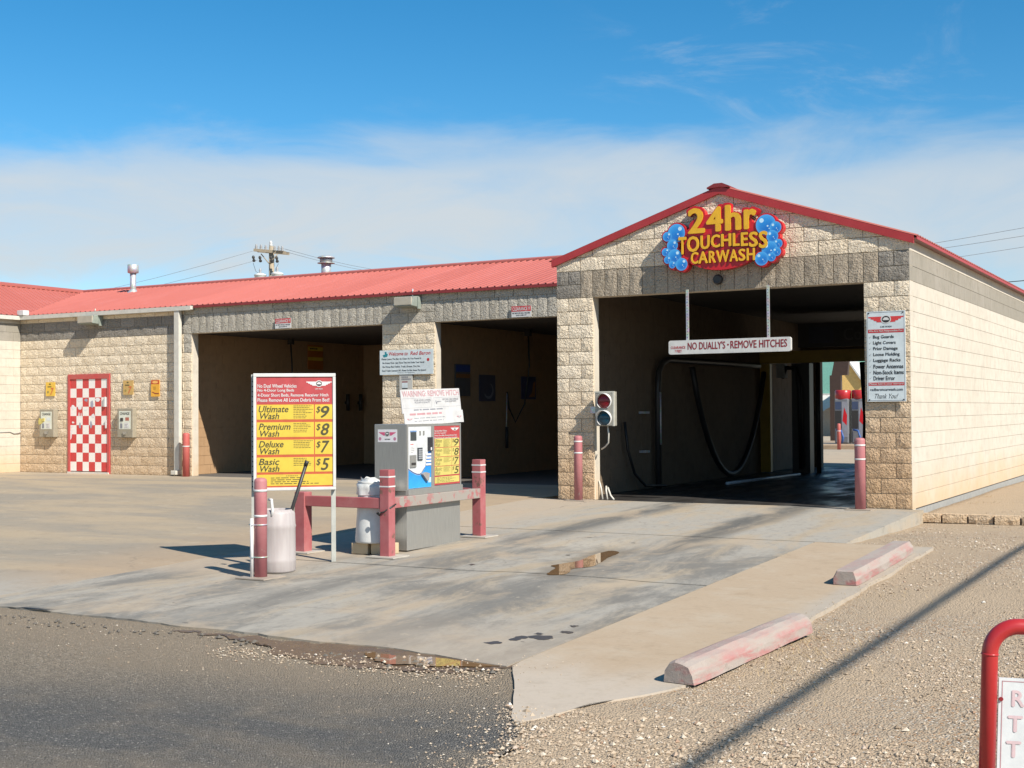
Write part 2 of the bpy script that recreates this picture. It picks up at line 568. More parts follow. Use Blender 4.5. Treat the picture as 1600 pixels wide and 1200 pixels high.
def M_concrete(lane=0):
    t = MT(['concrete', 'lane_concrete', 'apron_concrete'][lane])
    xs = t.xyz()
    n_big = t.noise(scale=.45, detail=5, rough=.6)
    n_mid = t.noise(t.map(t.pos(), (1.5, .28, 1)), 1.6, 7, .62, .6)
    n_f = t.noise(scale=28, detail=6, rough=.7)
    if lane == 2:
        base = t.mix(n_big, (.385, .29, .195), (.43, .335, .235))
        base = t.mix(t.ramp(t.noise(t.map(t.pos(), (.6, .6, 1)), 3, 6, .62), .45, .75, 0, .7), base, (.44, .365, .275))
        # washed pale lower tip and grey edge
        tip = t.ramp(t.math('ADD', xs['Y'], t.math('MULTIPLY', n_mid, -1.5)), -10.6, -11.8)
        base = t.mix(t.math('MULTIPLY', tip, .75), base, (.46, .40, .33))
        edge = t.ramp(t.math('ADD', xs['X'], t.math('MULTIPLY', n_mid, .25)), 6.2, 6.42)
        base = t.mix(t.math('MULTIPLY', edge, .6), base, (.38, .345, .295))
    else:
        base = t.mix(n_big, (.355, .28, .19), (.405, .325, .225))
        streak = t.noise(t.map(t.pos(), (.2, .6, 1)) if lane == 0 else t.map(t.pos(), (1.3, .25, 1)), 1.5, 6, .6, .4)
        base = t.mix(t.ramp(streak, .38, .62, 0, .95), base, (.275, .24, .19) if lane == 0 else (.37, .35, .31))
        if lane == 0:
            # dusty orange run-off along the joint to the wash lane and by the walls
            o1 = t.ramp(t.math('ABSOLUTE', t.math('ADD', xs['X'], t.math('MULTIPLY', n_mid, .9))), 1.9, .2)
            base = t.mix(t.math('MULTIPLY', o1, .55), base, (.40, .285, .18))
            o2 = t.ramp(t.math('ADD', xs['Y'], n_mid), 2.6, 3.9)
            base = t.mix(t.math('MULTIPLY', o2, .5), base, (.45, .375, .285))
            gr = t.ramp(t.math('ADD', xs['Y'], t.math('MULTIPLY', n_mid, -.9)), -8.9, -10.3)
            base = t.mix(t.math('MULTIPLY', gr, .8), base, (.34, .32, .28))
        else:
            # pale scrubbed slab, two tyre tracks into the bay darker from water and rubber
            base = t.mix(t.ramp(streak, .36, .64, .2, .9), base, (.345, .315, .265))
            wob = t.math('MULTIPLY', t.math('SUBTRACT', n_mid, .5), .8)
            for xc, wd, k in ((2.08, .42, 1.), (3.83, .42, 1.)):
                d = t.math('ABSOLUTE', t.math('SUBTRACT', t.math('ADD', xs['X'], wob), xc))
                f = t.math('MULTIPLY', t.ramp(d, wd, .02), k)
                f = t.math('MULTIPLY', f, t.ramp(n_mid, .25, .6, .45, 1.))
                f = t.math('MULTIPLY', f, t.ramp(xs['Y'], -6.5, -3.5, .45, 1.))
                base = t.mix(f, base, (.12, .116, .105))
            lo = t.ramp(t.math('ADD', xs['Y'], t.math('MULTIPLY', n_mid, 1.2)), -3.2, -4.6)
            dk = t.noise(t.map(t.pos(), (1.3, .5, 1), (3, 1, 0)), 1.2, 10, .74, .4)
            base = t.mix(t.math('MULTIPLY', lo, t.ramp(dk, .42, .62, .05, .88)), base, (.165, .156, .138))
            fs = t.noise(t.map(t.pos(), (1., .6, 1)), 11, 9, .75, .3)
            base = t.mix(t.ramp(fs, .50, .66, 0, .5), base, (.20, .185, .16))
            fs2 = t.noise(t.map(t.pos(), (1., .7, 1), (4, 9, 0)), 7, 10, .78, .2)
            base = t.mix(t.ramp(fs2, .57, .66, 0, .55), base, (.43, .37, .285))
            dst = t.noise(t.map(t.pos(), (.8, .5, 1), (7, 2, 0)), 1.5, 8, .68, .5)
            base = t.mix(t.ramp(dst, .50, .66, 0, .7), base, (.40, .32, .23))
            lo2 = t.math('MULTIPLY', t.ramp(t.math('ADD', xs['Y'], n_mid), -8.2, -9.6), t.ramp(xs['X'], 2.6, 4.6))
            base = t.mix(t.math('MULTIPLY', lo2, .55), base, (.37, .30, .225))
            lf = t.math('MULTIPLY', t.ramp(t.math('ADD', xs['X'], n_mid), 1.9, 1.2), t.ramp(xs['Y'], -8.6, -7.8))
            base = t.mix(t.math('MULTIPLY', lf, .7), base, (.42, .335, .245))
            pd = t.math('ABSOLUTE', t.math('SUBTRACT', t.math('ADD', xs['X'], t.math('MULTIPLY', t.math('ADD', xs['Y'], 7.1), .164)), 3.62))
            pd = t.math('ADD', pd, t.math('MULTIPLY', t.math('SUBTRACT', t.noise(scale=5, detail=6, rough=.65), .5), .35))
            pf = t.math('MULTIPLY', t.ramp(pd, .30, .12, 0, .6), t.math('MULTIPLY', t.ramp(xs['Y'], -7.5, -7.1), t.ramp(xs['Y'], -4.6, -5.2)))
            base = t.mix(pf, base, (.16, .135, .105))
            # dark splashes of oil
            sp = t.noise(t.map(t.pos(), (1.2, 2.2, 1)), 3.4, 4, .6)
            base = t.mix(t.ramp(sp, .715, .735, 0, .75), base, (.10, .085, .07))
    if lane != 1:
        fa = t.noise(t.map(t.pos(), (.8, 1., 1)), 6, 10, .76, .3)
        base = t.mix(t.ramp(fa, .50, .66, 0, .38), base, t.mix(1, base, (.72, .70, .66, 1), 'MULTIPLY'))
        fb2 = t.noise(t.map(t.pos(), (.7, 1., 1), (5, 3, 0)), 4, 10, .78, .2)
        base = t.mix(t.ramp(fb2, .56, .66, 0, .4), base, (.46, .385, .29))
    base = t.mix(t.ramp(n_f, .45, .8, 0, .35), base, t.mix(1, base, (.70, .69, .68, 1), 'MULTIPLY'))
    wv_ = t.n('ShaderNodeVectorMath', operation='ADD')
    nv_ = t.n('ShaderNodeTexNoise'); t.set(nv_.inputs['Vector'], t.pos()); nv_.inputs['Scale'].default_value = 2.2; nv_.inputs['Detail'].default_value = 6
    sc_ = t.n('ShaderNodeVectorMath', operation='SCALE'); t.set(sc_.inputs[0], nv_.outputs[1]); sc_.inputs['Scale'].default_value = .7
    t.set(wv_.inputs[0], t.pos()); t.set(wv_.inputs[1], sc_.outputs[0])
    cr = t.voro(wv_.outputs[0], .21, 'DISTANCE_TO_EDGE')
    base = t.mix(t.math('MULTIPLY', t.ramp(cr, .0035, .001, 0, .35), t.ramp(n_big, .45, .6)), base, (.13, .11, .09))
    return t.out(base, .88, t.bump(n_f, .25, .004), spec=.25)
CONC, CONCL, CONCA = M_concrete(0), M_concrete(1), M_concrete(2)

def M_asphalt():
    t = MT('asphalt')
    xs = t.xyz()
    col = t.voro(scale=95, out='Color')
    c = t.n('ShaderNodeSeparateColor'); t.set(c.inputs[0], col)
    peb = t.mix(c.outputs[0], (.18, .15, .112), (.36, .295, .218))
    peb = t.mix(t.ramp(c.outputs[1], .93, .98), peb, (.42, .36, .28))
    dark = t.mix(c.outputs[0], (.088, .087, .084), (.17, .162, .148))
    dark = t.mix(t.ramp(c.outputs[1], .955, .985), dark, (.36, .33, .29))
    n = t.noise(t.map(t.pos(), (.5, 1, 1)), .8, 6, .6, .5)
    near = t.ramp(t.math('ADD', t.math('ADD', xs['Y'], t.math('MULTIPLY', n, -1.6)), t.math('MULTIPLY', t.math('SUBTRACT', xs['X'], 4.), -.28)), -11.7, -13.2)
    f = t.math('MULTIPLY', near, t.ramp(t.noise(scale=2.2, detail=5, rough=.65), .15, .5, .3, 1.))
    base = t.mix(f, peb, dark)
    dust = t.ramp(t.math('ADD', xs['Y'], t.math('MULTIPLY', n, 1.2)), -11.2, -10.1)
    base = t.mix(t.math('MULTIPLY', dust, .55), base, (.36, .28, .195))
    base = t.mix(t.ramp(n, .42, .62, 0, .5), base, (.30, .24, .17))
    v = t.voro(scale=95)
    return t.out(base, .93, t.bump(t.math('SUBTRACT', 1., v), 1., .018), spec=.2)
ASPH = M_asphalt()

# ------------------------------------------------------------------ ground sheet (gravel, reaching the horizon)
def axis(fine0, fine1, step, far):
    a = [fine0 + k * step for k in range(int((fine1 - fine0) / step) + 1)]
    lo, hi, d = a[0], a[-1], step
    left, right = [], []
    while lo > -far:
        d *= 1.7; lo -= d; left.append(lo)
    d = step
    while hi < far:
        d *= 1.7; hi += d; right.append(hi)
    return left[::-1] + a + right
def edge_x(y):
    return 5.62 + .16 * mnoise.noise(Vector((0, y * 1.3, 2))) + .05 * mnoise.noise(Vector((0, y * 6, 2))) + .42 * max(0, min(3.5, -11.3 - y))

gx = axis(5.22, 13.6, .12, 700)
gy = axis(-15., 2.5, .12, 900)
gb = MB()
for y in gy:
    for x in gx:
        z = gravel_z(x, y)
        if x < 5.3: z -= .14
        elif y < -10.9 and x < edge_x(y) - .05: z -= .05
        if y > 11 and x < 40: z = min(z, -.12)
        gb.v.append((x, y, z))
nx = len(gx)
for j in range(len(gy) - 1):
    for i in range(nx - 1):
        a = j * nx + i
        gb.f.append((a, a + 1, a + nx + 1, a + nx)); gb.sm.append(True)
struct('ground', gb, GRAVEL)

# ------------------------------------------------------------------ asphalt with a ragged edge
ab = MB()
xs_ = [-80, -50, -30, -18, -10, -6, -4] + [-3 + .25 * k for k in range(int(10.6 / .25) + 1)]
ys_ = [-9.9 - .0] + [-10.2 - .3 * k for k in range(12)] + [-14.5, -16, -18, -22, -30, -60]
for y in ys_:
    for x in xs_:
        xx = min(x, edge_x(y)) if x > 5.2 else x
        ab.v.append((xx, y, g(y) - .014 + .006 * mnoise.noise(Vector((xx * 1.4, y * 1.4, 0)))))
nx = len(xs_)
for j in range(len(ys_) - 1):
    for i in range(nx - 1):
        a = j * nx + i
        ab.f.append((a, a + nx, a + nx + 1, a + 1)); ab.sm.append(True)
struct('asphalt_road', ab, ASPH)

# ------------------------------------------------------------------ concrete slabs, each a piece with open joints
pave = tag(bpy.data.objects.new('concrete_pavement', None), kind='structure')
COL.objects.link(pave)
def slab(name, x0, x1, y0, y1, mat, step=.3, zf=slab_z, top=0., rag=None, thick=.14):
    nxx = max(1, int(round((x1 - x0) / step))); nyy = max(1, int(round((y1 - y0) / step)))
    b = MB()
    X = [x0 + (x1 - x0) * i / nxx for i in range(nxx + 1)]
    Y = [y0 + (y1 - y0) * j / nyy for j in range(nyy + 1)]
    for j, y in enumerate(Y):
        for i, x in enumerate(X):
            px, py = x, y
            if rag: px, py = rag(x, y, i, j, nxx, nyy)
            b.v.append((px, py, zf(px, py) + top))
    W = nxx + 1
    for j in range(nyy):
        for i in range(nxx):
            a = j * W + i
            b.f.append((a, a + 1, a + W + 1, a + W)); b.sm.append(True)
    ring = [i for i in range(W)] + [j * W + nxx for j in range(1, nyy + 1)] + [nyy * W + i for i in range(nxx - 1, -1, -1)] + [j * W for j in range(nyy - 1, 0, -1)]
    n = len(ring)
    off = len(b.v)
    for k in ring:
        b.v.append(b.v[k])
    for k in ring:
        v = b.v[k]; b.v.append((v[0], v[1], v[2] - thick))
    for k in range(n):
        k2 = (k + 1) % n
        b.f.append((off + k2, off + k, off + n + k, off + n + k2)); b.sm.append(False)
    return obj(name, b, mat, pave)
def rag_front(x, y, i, j, nx_, ny_):
    if j == 0:
        y += .10 * mnoise.noise(Vector((x * 1.1, 0, 5))) + .03 * mnoise.noise(Vector((x * 7, 0, 5))) - .06 * max(0, x - 2.4) + .1
    return x, y
J = .006
slab('slab', -40, -.35 - J, -10.45, 3.19, CONC, .34, rag=rag_front)
slab('slab', -.35, 5.1 - J, -10.42, -7.11, CONCL, .12, rag=rag_front)
slab('slab', -.35, 5.1 - J, -7.07, -3.89, CONCL, .12)
def rag_c(x, y, i, j, nx_, ny_):
    if i == nx_: x += .02 * mnoise.noise(Vector((0, y * 3, 1)))
    return x, y
slab('slab', -.35, 5.43, -3.85, -.02, CONCL, .2, rag=rag_c, thick=.25)
def rag_ap(x, y, i, j, nx_, ny_):
    if i == nx_: x += .03 * mnoise.noise(Vector((0, y * 1.5, 7))) + .02 * mnoise.noise(Vector((0, y * 7, 7)))
    fx = i / nx_
    if y < -10.2:
        k = (-10.2 - y) / 1.25
        xl = 5.1 + J + .62 * max(0., (k - .2) / .8) + .03 * mnoise.noise(Vector((0, y * 5, 3))) * min(1, k * 4)
        xr = 6.34 - .36 * k * k
        x = xl + (xr - xl) * fx
        y = -10.2 - k * (1.28 + .22 * math.sin(fx * 2.6 + .5) - .32 * fx * fx + .05 * mnoise.noise(Vector((x * 4, 0, 1))))
    return x, y
slab('slab', 5.1 + J, 6.34, -11.45, -3.87, CONCA, .16, rag=rag_ap)

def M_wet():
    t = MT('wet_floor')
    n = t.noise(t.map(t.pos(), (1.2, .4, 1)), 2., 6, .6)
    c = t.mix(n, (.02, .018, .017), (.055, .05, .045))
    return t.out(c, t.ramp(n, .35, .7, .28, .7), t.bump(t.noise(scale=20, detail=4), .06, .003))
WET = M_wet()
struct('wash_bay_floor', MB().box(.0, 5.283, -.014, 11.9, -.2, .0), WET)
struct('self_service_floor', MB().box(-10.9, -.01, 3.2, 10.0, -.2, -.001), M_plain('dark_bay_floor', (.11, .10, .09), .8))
struct('rear_pavement', MB().box(-40, 9, 11.91, 46, -.2, -.002), CONC)

# puddles (level water in shallow dips)
def M_water(c):
    t = MT('puddle_water')
    n = t.noise(scale=7, detail=4)
    return t.out(t.mix(n, c, tuple(x * 1.6 for x in c)), .015, t.bump(t.noise(scale=30, detail=2), .02, .002), spec=.6)
WATER = M_water((.17, .10, .05))
def smooth_poly(pts, n=4):
    out = []
    N_ = len(pts)
    for i in range(N_):
        p0, p1, p2, p3 = (Vector(pts[(i + k - 1) % N_]) for k in range(4))
        for k in range(n):
            t = k / n
            out.append(.5 * ((2 * p1) + (p2 - p0) * t + (2 * p0 - 5 * p1 + 4 * p2 - p3) * t * t + (3 * p1 - p0 - 3 * p2 + p3) * t ** 3))
    return out
def ragged(pts, amp, n=8):
    out = smooth_poly(pts, n)
    return [Vector((p[0] + amp * mnoise.noise(Vector((p[0] * 9, p[1] * 9, 0))) + amp * .5 * mnoise.noise(Vector((p[0] * 31, p[1] * 31, 4))), p[1] + amp * mnoise.noise(Vector((p[0] * 9, p[1] * 9, 7))) + amp * .5 * mnoise.noise(Vector((p[0] * 31, p[1] * 31, 9))))) for p in out]
pb = MB().poly([(p.x, p.y, PUDZ) for p in ragged([(3.58, -7.14), (3.42, -6.66), (3.30, -6.50), (3.36, -6.05), (3.28, -5.65), (3.24, -5.1), (3.40, -5.18), (3.50, -5.65), (3.62, -6.1), (3.68, -6.42), (3.60, -6.66), (3.72, -7.02)], .012)])
struct('puddle', pb, WATER)
pb = MB().poly([(p.x, p.y, -.2555) for p in ragged([(4.05, -10.56), (4.4, -10.52), (4.75, -10.44), (5.0, -10.42), (5.06, -10.5), (4.92, -10.62), (4.62, -10.74), (4.4, -10.80), (4.22, -10.74), (4.1, -10.66)], .05)])
struct('puddle', pb, WATER)
STAIN = M_plain('wet_stain', (.07, .055, .042), .35)
for (sx_, sy_, a_, b_) in ((4.74, -9.74, .07, .05), (4.88, -9.66, .12, .035), (4.80, -9.54, .05, .025), (4.95, -9.42, .06, .025), (4.66, -9.95, .09, .03), (4.90, -9.2, .04, .02), (3.02, -5.62, .045, .025), (2.55, -6.75, .06, .018)):
    pts_ = ragged([(sx_ + a_ * math.cos(k) * (.7 + .3 * math.sin(k * 2.3 + sx_ * 9)), sy_ + b_ * 1.6 * math.sin(k)) for k in (0, .8, 1.6, 2.4, 3.1, 3.9, 4.7, 5.5)], .04, 7)
    struct('wet_stain', MB().poly([(p.x, p.y, slab_z(p.x, p.y) + .0025) for p in pts_]), STAIN)
tm = MT('wet_mud')
_nm = tm.noise(scale=8, detail=6, rough=.7)
MUD = tm.out(tm.mix(_nm, (.085, .05, .027), (.20, .135, .08)), tm.ramp(_nm, .35, .65, .25, .85), tm.bump(tm.noise(scale=45, detail=4), .6, .012))
mud = MB().poly([(p.x, p.y, g(p.y) - .0075) for p in ragged([(2.2, -10.46), (3.0, -10.43), (3.6, -10.42), (4.3, -10.36), (4.75, -10.28), (5.06, -10.26), (5.14, -10.45), (5.05, -10.66), (4.75, -10.86), (4.3, -10.93), (3.8, -10.9), (3.45, -10.82), (3.25, -10.62), (2.7, -10.52)], .10, 14)])
struct('wet_mud', mud, MUD)

# ------------------------------------------------------------------ masonry pieces
def block_mesh(wd, h, d, seed, nx=4, nz=3, amp=.02, flat=False):
    rg = random.Random(seed)
    b = MB()
    for j in range(nz + 1):
        for i in range(nx + 1):
            e = i in (0, nx) or j in (0, nz)
            x = -wd / 2 + wd * (i + (0 if i in (0, nx) else rg.uniform(-.25, .25))) / nx
            z = -h / 2 + h * (j + (0 if j in (0, nz) else rg.uniform(-.25, .25))) / nz
            y = (rg.uniform(-.004, .004) if e else -rg.uniform(.25, 1.25) * amp)
            b.v.append((x, y, z))
    W = nx + 1
    for j in range(nz):
        for i in range(nx):
            a = j * W + i
            b.f.append((a, a + 1, a + W + 1, a + W)); b.sm.append(False)
    ring = [i for i in range(W)] + [j * W + nx for j in range(1, nz + 1)] + [nz * W + i for i in range(nx - 1, -1, -1)] + [j * W for j in range(nz - 1, 0, -1)]
    off = len(b.v)
    for k in ring:
        b.v.append((b.v[k][0], d, b.v[k][2]))
    n = len(ring)
    for k in range(n):
        k2 = (k + 1) % n
        b.f.append((ring[k2], ring[k], off + k, off + k2)); b.sm.append(False)
    return b
_bm = {}
def split_block(parent, x0, x1, z0, z1, mat, name='block', y=0., rot=0.):
    """one split-face block laid in the wall; alike sizes share a few meshes"""
    wd, h = round(x1 - x0 - .010, 3), round(z1 - z0 - .010, 3)
    var = random.randrange(5)
    key = (wd, h, mat.name, var)
    if key not in _bm:
        me = block_mesh(wd, h, .05, hash((wd, h, var)) & 0xffff, 4 if wd > .3 else 3, 4 if h > .3 else 3, .011).mesh(name)
        me.materials.append(mat)
        _bm[key] = me
    o = obj(name, _bm[key], None, parent, ((x0 + x1) / 2, y, (z0 + z1) / 2))
    return o
def clip_block(parent, x0, x1, z0, z1, mat, planes, name='block', y=0.):
    me = block_mesh(x1 - x0 - .010, z1 - z0 - .010, .05, random.randrange(9999), 4, 3, .011).mesh(name)
    bm = bmesh.new(); bm.from_mesh(me)
    cx, cz = (x0 + x1) / 2, (z0 + z1) / 2
    for (px, pz), (nx_, nz_) in planes:
        geom = bm.verts[:] + bm.edges[:] + bm.faces[:]
        bmesh.ops.bisect_plane(bm, geom=geom, plane_co=(px - cx, 0, pz - cz), plane_no=(nx_, 0, nz_), clear_outer=True)
    if len(bm.faces) < 3:
        bm.free(); bpy.data.meshes.remove(me); return
    bm.to_mesh(me); bm.free()
    me.materials.append(mat)
    return obj(name, me, None, parent, (cx, y, cz))
def smooth_block(parent, x0, x1, z0, z1, mat, y, rot, name='block', fx=None):
    key = ('s', round(x1 - x0, 3), round(z1 - z0, 3), mat.name)
    if key not in _bm:
        wd, h = (x1 - x0) / 2 - .001, (z1 - z0) / 2 - .0018
        c = .002
        b = MB()
        b.v = [(-wd + c, -.003, -h + c), (wd - c, -.003, -h + c), (wd - c, -.003, h - c), (-wd + c, -.003, h - c),
               (-wd, 0, -h), (wd, 0, -h), (wd, 0, h), (-wd, 0, h), (-wd, .04, -h), (wd, .04, -h), (wd, .04, h), (-wd, .04, h)]
        for f in ((0, 1, 2, 3), (4, 5, 1, 0), (5, 6, 2, 1), (6, 7, 3, 2), (7, 4, 0, 3), (8, 9, 5, 4), (9, 10, 6, 5), (10, 11, 7, 6), (11, 8, 4, 7)):
            b.f.append(f); b.sm.append(False)
        me = b.mesh(name); me.materials.append(mat)
        _bm[key] = me
    return _bm[key]

# ================================================================== THE GABLED AUTOMATIC BAY
BW = 26 * m
PITCH = .331
bay = thing('car_wash_bay', 'gabled cream block wash bay with red rake trim and a wide open doorway', 'building', (0, 0, 0))
EZ = 3.575
fwall = MB()
fwall.box(0, 3 * m, .022, .2, -.2, 15 * m)
fwall.box(23 * m, BW, .022, .2, -.2, 15 * m)
fwall.prism([(0, 15 * m), (BW, 15 * m), (BW, EZ), (BW / 2, EZ + PITCH * BW / 2), (0, EZ)], .022, .2)
front = obj('front_wall', fwall, MORTAR, bay)
for c in range(15):
    for base, pat in ((0, (1, 2) if c % 2 == 0 else (2, 1)), (23, (2, 1) if c % 2 == 0 else (1, 2))):
        x = base
        for k in pat:
            split_block(front, x * m, (x + k) * m, c * m, (c + 1) * m, SPLIT_R if base else SPLIT_T)
            x += k
for i in range(2, 24):
    split_block(front, i * m, (i + 1) * m, 15 * m, 17 * m, SPLIT_L, 'lintel_block')
for base in (0, 24):
    split_block(front, base * m, (base + 2) * m, 15 * m, 16 * m, SPLIT_G)
    for k in (0, 1):
        split_block(front, (base + k) * m, (base + k + 1) * m, 16 * m, 17 * m, SPLIT_G)
nl = Vector((-PITCH, 1)).normalized()
planes = [((0, EZ), (nl.x, nl.y)), ((BW, EZ), (-nl.x, nl.y))]
for c in range(17, 23):
    x = 0 if c % 2 else -1
    while x < 26:
        x0, x1 = max(0, x), min(26, x + 2)
        z0, z1 = c * m, (c + 1) * m
        mid_top = EZ + PITCH * m * min(max(x0, min(x1, 13)), 26 - max(x0, min(x1, 13)))
        if x1 - x0 > .5 and z0 < mid_top - .01:
            inside = z1 < EZ + PITCH * m * min(x0, 26 - x1) - .02 if x0 < 13 < x1 else z1 < EZ + PITCH * m * min(min(x0, 26 - x0), min(x1, 26 - x1)) - .02
            if inside:
                split_block(front, x0 * m, x1 * m, z0, z1, SPLIT_T)
            else:
                clip_block(front, x0 * m, x1 * m, z0, z1, SPLIT_T, planes)
        x += 2
# jambs behind the pillars (smooth), left and right
for xa, nm_ in ((3 * m - .2, 'jamb'), (23 * m - .001, 'jamb')):
    obj(nm_, MB().box(xa, xa + .201, .052, .201, 0, 15 * m - .002), CREAM, bay)
# side wall to the right: smooth courses
LEN = 12.0
swall = MB().box(BW - .19, BW - .01, .2005, LEN, -.25, EZ)
side = obj('side_wall', swall, MORTAR, bay)
NB = 0
rest = MB()
for c in range(-1, 18):
    z0, z1 = c * m, (c + 1) * m
    y = .0 if c % 2 else -m
    mat = GREYB if c in (15, 16) else CREAM
    if c == 17: z1 = EZ + .05
    while y < LEN:
        y0, y1 = max(.004, y), min(LEN, y + 2 * m)
        if y1 - y0 > .05:
            if y1 < 6.6 and c >= 0:
                wd = y1 - y0
                smooth_block(None, 0, wd, z0, z1, mat, 0, 0)
                o = obj('block', _bm[('s', round(wd, 3), round(z1 - z0, 3), mat.name)], None, side, (BW, (y0 + y1) / 2, (z0 + z1) / 2), (0, 0, R(90)))
                NB += 1
            elif c >= 0 and mat is CREAM:
                rest.box(BW - .03, BW, y0 + .0015, y1 - .0015, z0 + .003, z1 - .003)
        y += 2 * m
tag(obj('far_block', rest, CREAM, side), kind='stuff')
rb = MB()
for c in (15, 16):
    y = 6.5 - (m if c % 2 == 0 else 0)
    while y < LEN:
        if y > 6.15: rb.box(BW - .03, BW, y + .0015, min(LEN, y + 2 * m) - .0015, c * m + .003, (c + 1) * m - .003)
        y += 2 * m
tag(obj('far_grey_block', rb, GREYB, side), kind='stuff')
obj('foundation', MB().box(BW - .02, BW + .012, -.0, LEN, -.3, -.012), M_plain('bare_footing', (.30, .295, .275), .9), bay)
# inside of the tunnel
iw = MB()
c = 0
while c < 16:
    y = .25 + (0 if c % 2 else -m)
    while y < LEN - .1:
        y0, y1 = max(.205, y), min(LEN - .05, y + 2 * m)
        if y1 > y0 + .03:
            iw.box(.17, .2, y0 + .004, y1 - .004, c * m + .004, (c + 1) * m - .004)
        y += 2 * m
    c += 1
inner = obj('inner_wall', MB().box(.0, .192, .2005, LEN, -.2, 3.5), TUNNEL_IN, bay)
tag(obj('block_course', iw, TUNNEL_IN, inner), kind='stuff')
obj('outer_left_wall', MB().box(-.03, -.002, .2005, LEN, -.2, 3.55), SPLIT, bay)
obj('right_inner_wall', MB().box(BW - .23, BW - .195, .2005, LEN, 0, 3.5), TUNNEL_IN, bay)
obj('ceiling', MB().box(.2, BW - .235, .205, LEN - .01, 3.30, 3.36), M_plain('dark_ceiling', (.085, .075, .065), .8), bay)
ew = MB()
ew.box(.0, 3 * m, LEN, LEN + .2, -.2, 13 * m); ew.box(23 * m, BW, LEN, LEN + .2, -.2, 13 * m)
ew.prism([(0, 13 * m), (BW, 13 * m), (BW, EZ), (BW / 2, EZ + PITCH * BW / 2), (0, EZ)], LEN, LEN + .2)
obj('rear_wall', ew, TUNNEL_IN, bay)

# roof panels
def rib_profile(width=.9144, pitch_=.1524, h=.020):
    P = []
    n = int(round(width / pitch_))
    for k in range(n):
        x = k * pitch_
        P += [(x, 0), (x + .012, h), (x + .030, h), (x + .042, 0)]
    P.append((width, 0))
    return P
PROF = rib_profile()
def roof_panel_mesh(length, name='roof_panel'):
    b = MB()
    for x, z in PROF:
        b.v += [(x, 0, z), (x, length, z)]
    for k in range(len(PROF) - 1):
        a = 2 * k
        b.f.append((a, a + 2, a + 3, a + 1)); b.sm.append(False)
    return b
roof = obj('roof', MB().prism([(-.05, EZ + .03), (BW / 2, EZ + PITCH * (BW / 2 + .05) + .02), (BW + .05, EZ + .03), (BW + .05, EZ + .065), (BW / 2, EZ + PITCH * (BW / 2 + .05) + .062), (-.05, EZ + .065)][::1], -.03, LEN + .25), DARKR, bay)
sl = math.atan(PITCH)
plen = (BW / 2 + .12) / math.cos(sl)
pm = roof_panel_mesh(plen).mesh('roof_panel'); pm.materials.append(ROOFR)
npan = int((LEN + .35) / .9144) + 1
for k in range(npan):
    yk = -.035 + k * .9144
    if yk + .9 > LEN + .9: break
    o = obj('roof_panel', pm, None, roof)
    o.matrix_local = Matrix.Translation((BW + .12, yk, EZ + .052)) @ Matrix.Rotation(R(90), 4, 'Z') @ Matrix.Rotation(sl, 4, 'X')
    o = obj('roof_panel', pm, None, roof)
    o.matrix_local = Matrix.Translation((-.12, yk + .9144, EZ + .052)) @ Matrix.Rotation(R(-90), 4, 'Z') @ Matrix.Rotation(sl, 4, 'X')
# rake trims on the gable
top0, bot0 = EZ + .085, EZ - .022
def rake(x0, x1):
    z = lambda x: PITCH * min(x, BW - x)
    return MB().prism([(x0, bot0 + z(x0)), (x1, bot0 + z(x1)), (x1, top0 + z(x1)), (x0, top0 + z(x0))] if x0 < x1 else [], -.05, .0)
obj('rake_trim', rake(-.06, BW / 2), TRIMR, roof)
obj('rake_trim', rake(BW / 2, BW + .07), TRIMR, roof)
obj('eave_trim', MB().box(BW + .10, BW + .115, -.027, LEN + .25, EZ + .01, EZ + .05), TRIMR, roof)
obj('eave_soffit', MB().box(BW + .004, BW + .099, -.027, LEN + .25, EZ + .012, EZ + .03), M_plain('soffit_brown', (.20, .07, .055)), roof)
obj('eave_trim', MB().box(-.075, -.02, -.027, LEN + .25, EZ - .02, EZ + .062), DARKR, roof)
zc = EZ + PITCH * BW / 2
obj('ridge_cap', MB().prism([(BW / 2 - .17, zc + .055), (BW / 2, zc + .07), (BW / 2 + .17, zc + .055), (BW / 2 + .17, zc + .075), (BW / 2 + .06, zc + .125), (BW / 2 - .06, zc + .125), (BW / 2 - .17, zc + .075)], -.075, LEN + .25), DARKR, roof)

# ================================================================== THE SELF-SERVICE BUILDING
Y0 = 3.2
ss = thing('self_service_wash', 'long low block building with red ribbed roof and two open wash bays', 'building', (-8, Y0, 0))
ss.location = (0, 0, 0)
XL, XC, XJ = -15.8, -10.68, -10.467          # inner corner, downspout line, left jamb of the first bay
XP0, XP1 = -5.50, -4.28                      # middle pillar
EV = 3.64
fw_ = MB()
fw_.box(XL, -14.2, Y0 + .022, Y0 + .2, -.2, EV)
fw_.box(-14.2, -12.88, Y0 + .0225, Y0 + .2, 2.24, EV)
fw_.box(-12.88, XJ, Y0 + .022, Y0 + .2, -.2, EV)
fw_.box(XJ, XP0, Y0 + .0225, Y0 + .2, 15 * m, EV)
fw_.box(XP0, XP1, Y0 + .022, Y0 + .2, -.2, EV)
fw_.box(XP1, -.035, Y0 + .0225, Y0 + .2, 15 * m, EV)
ssf = obj('front_wall', fw_, MORTAR, ss)
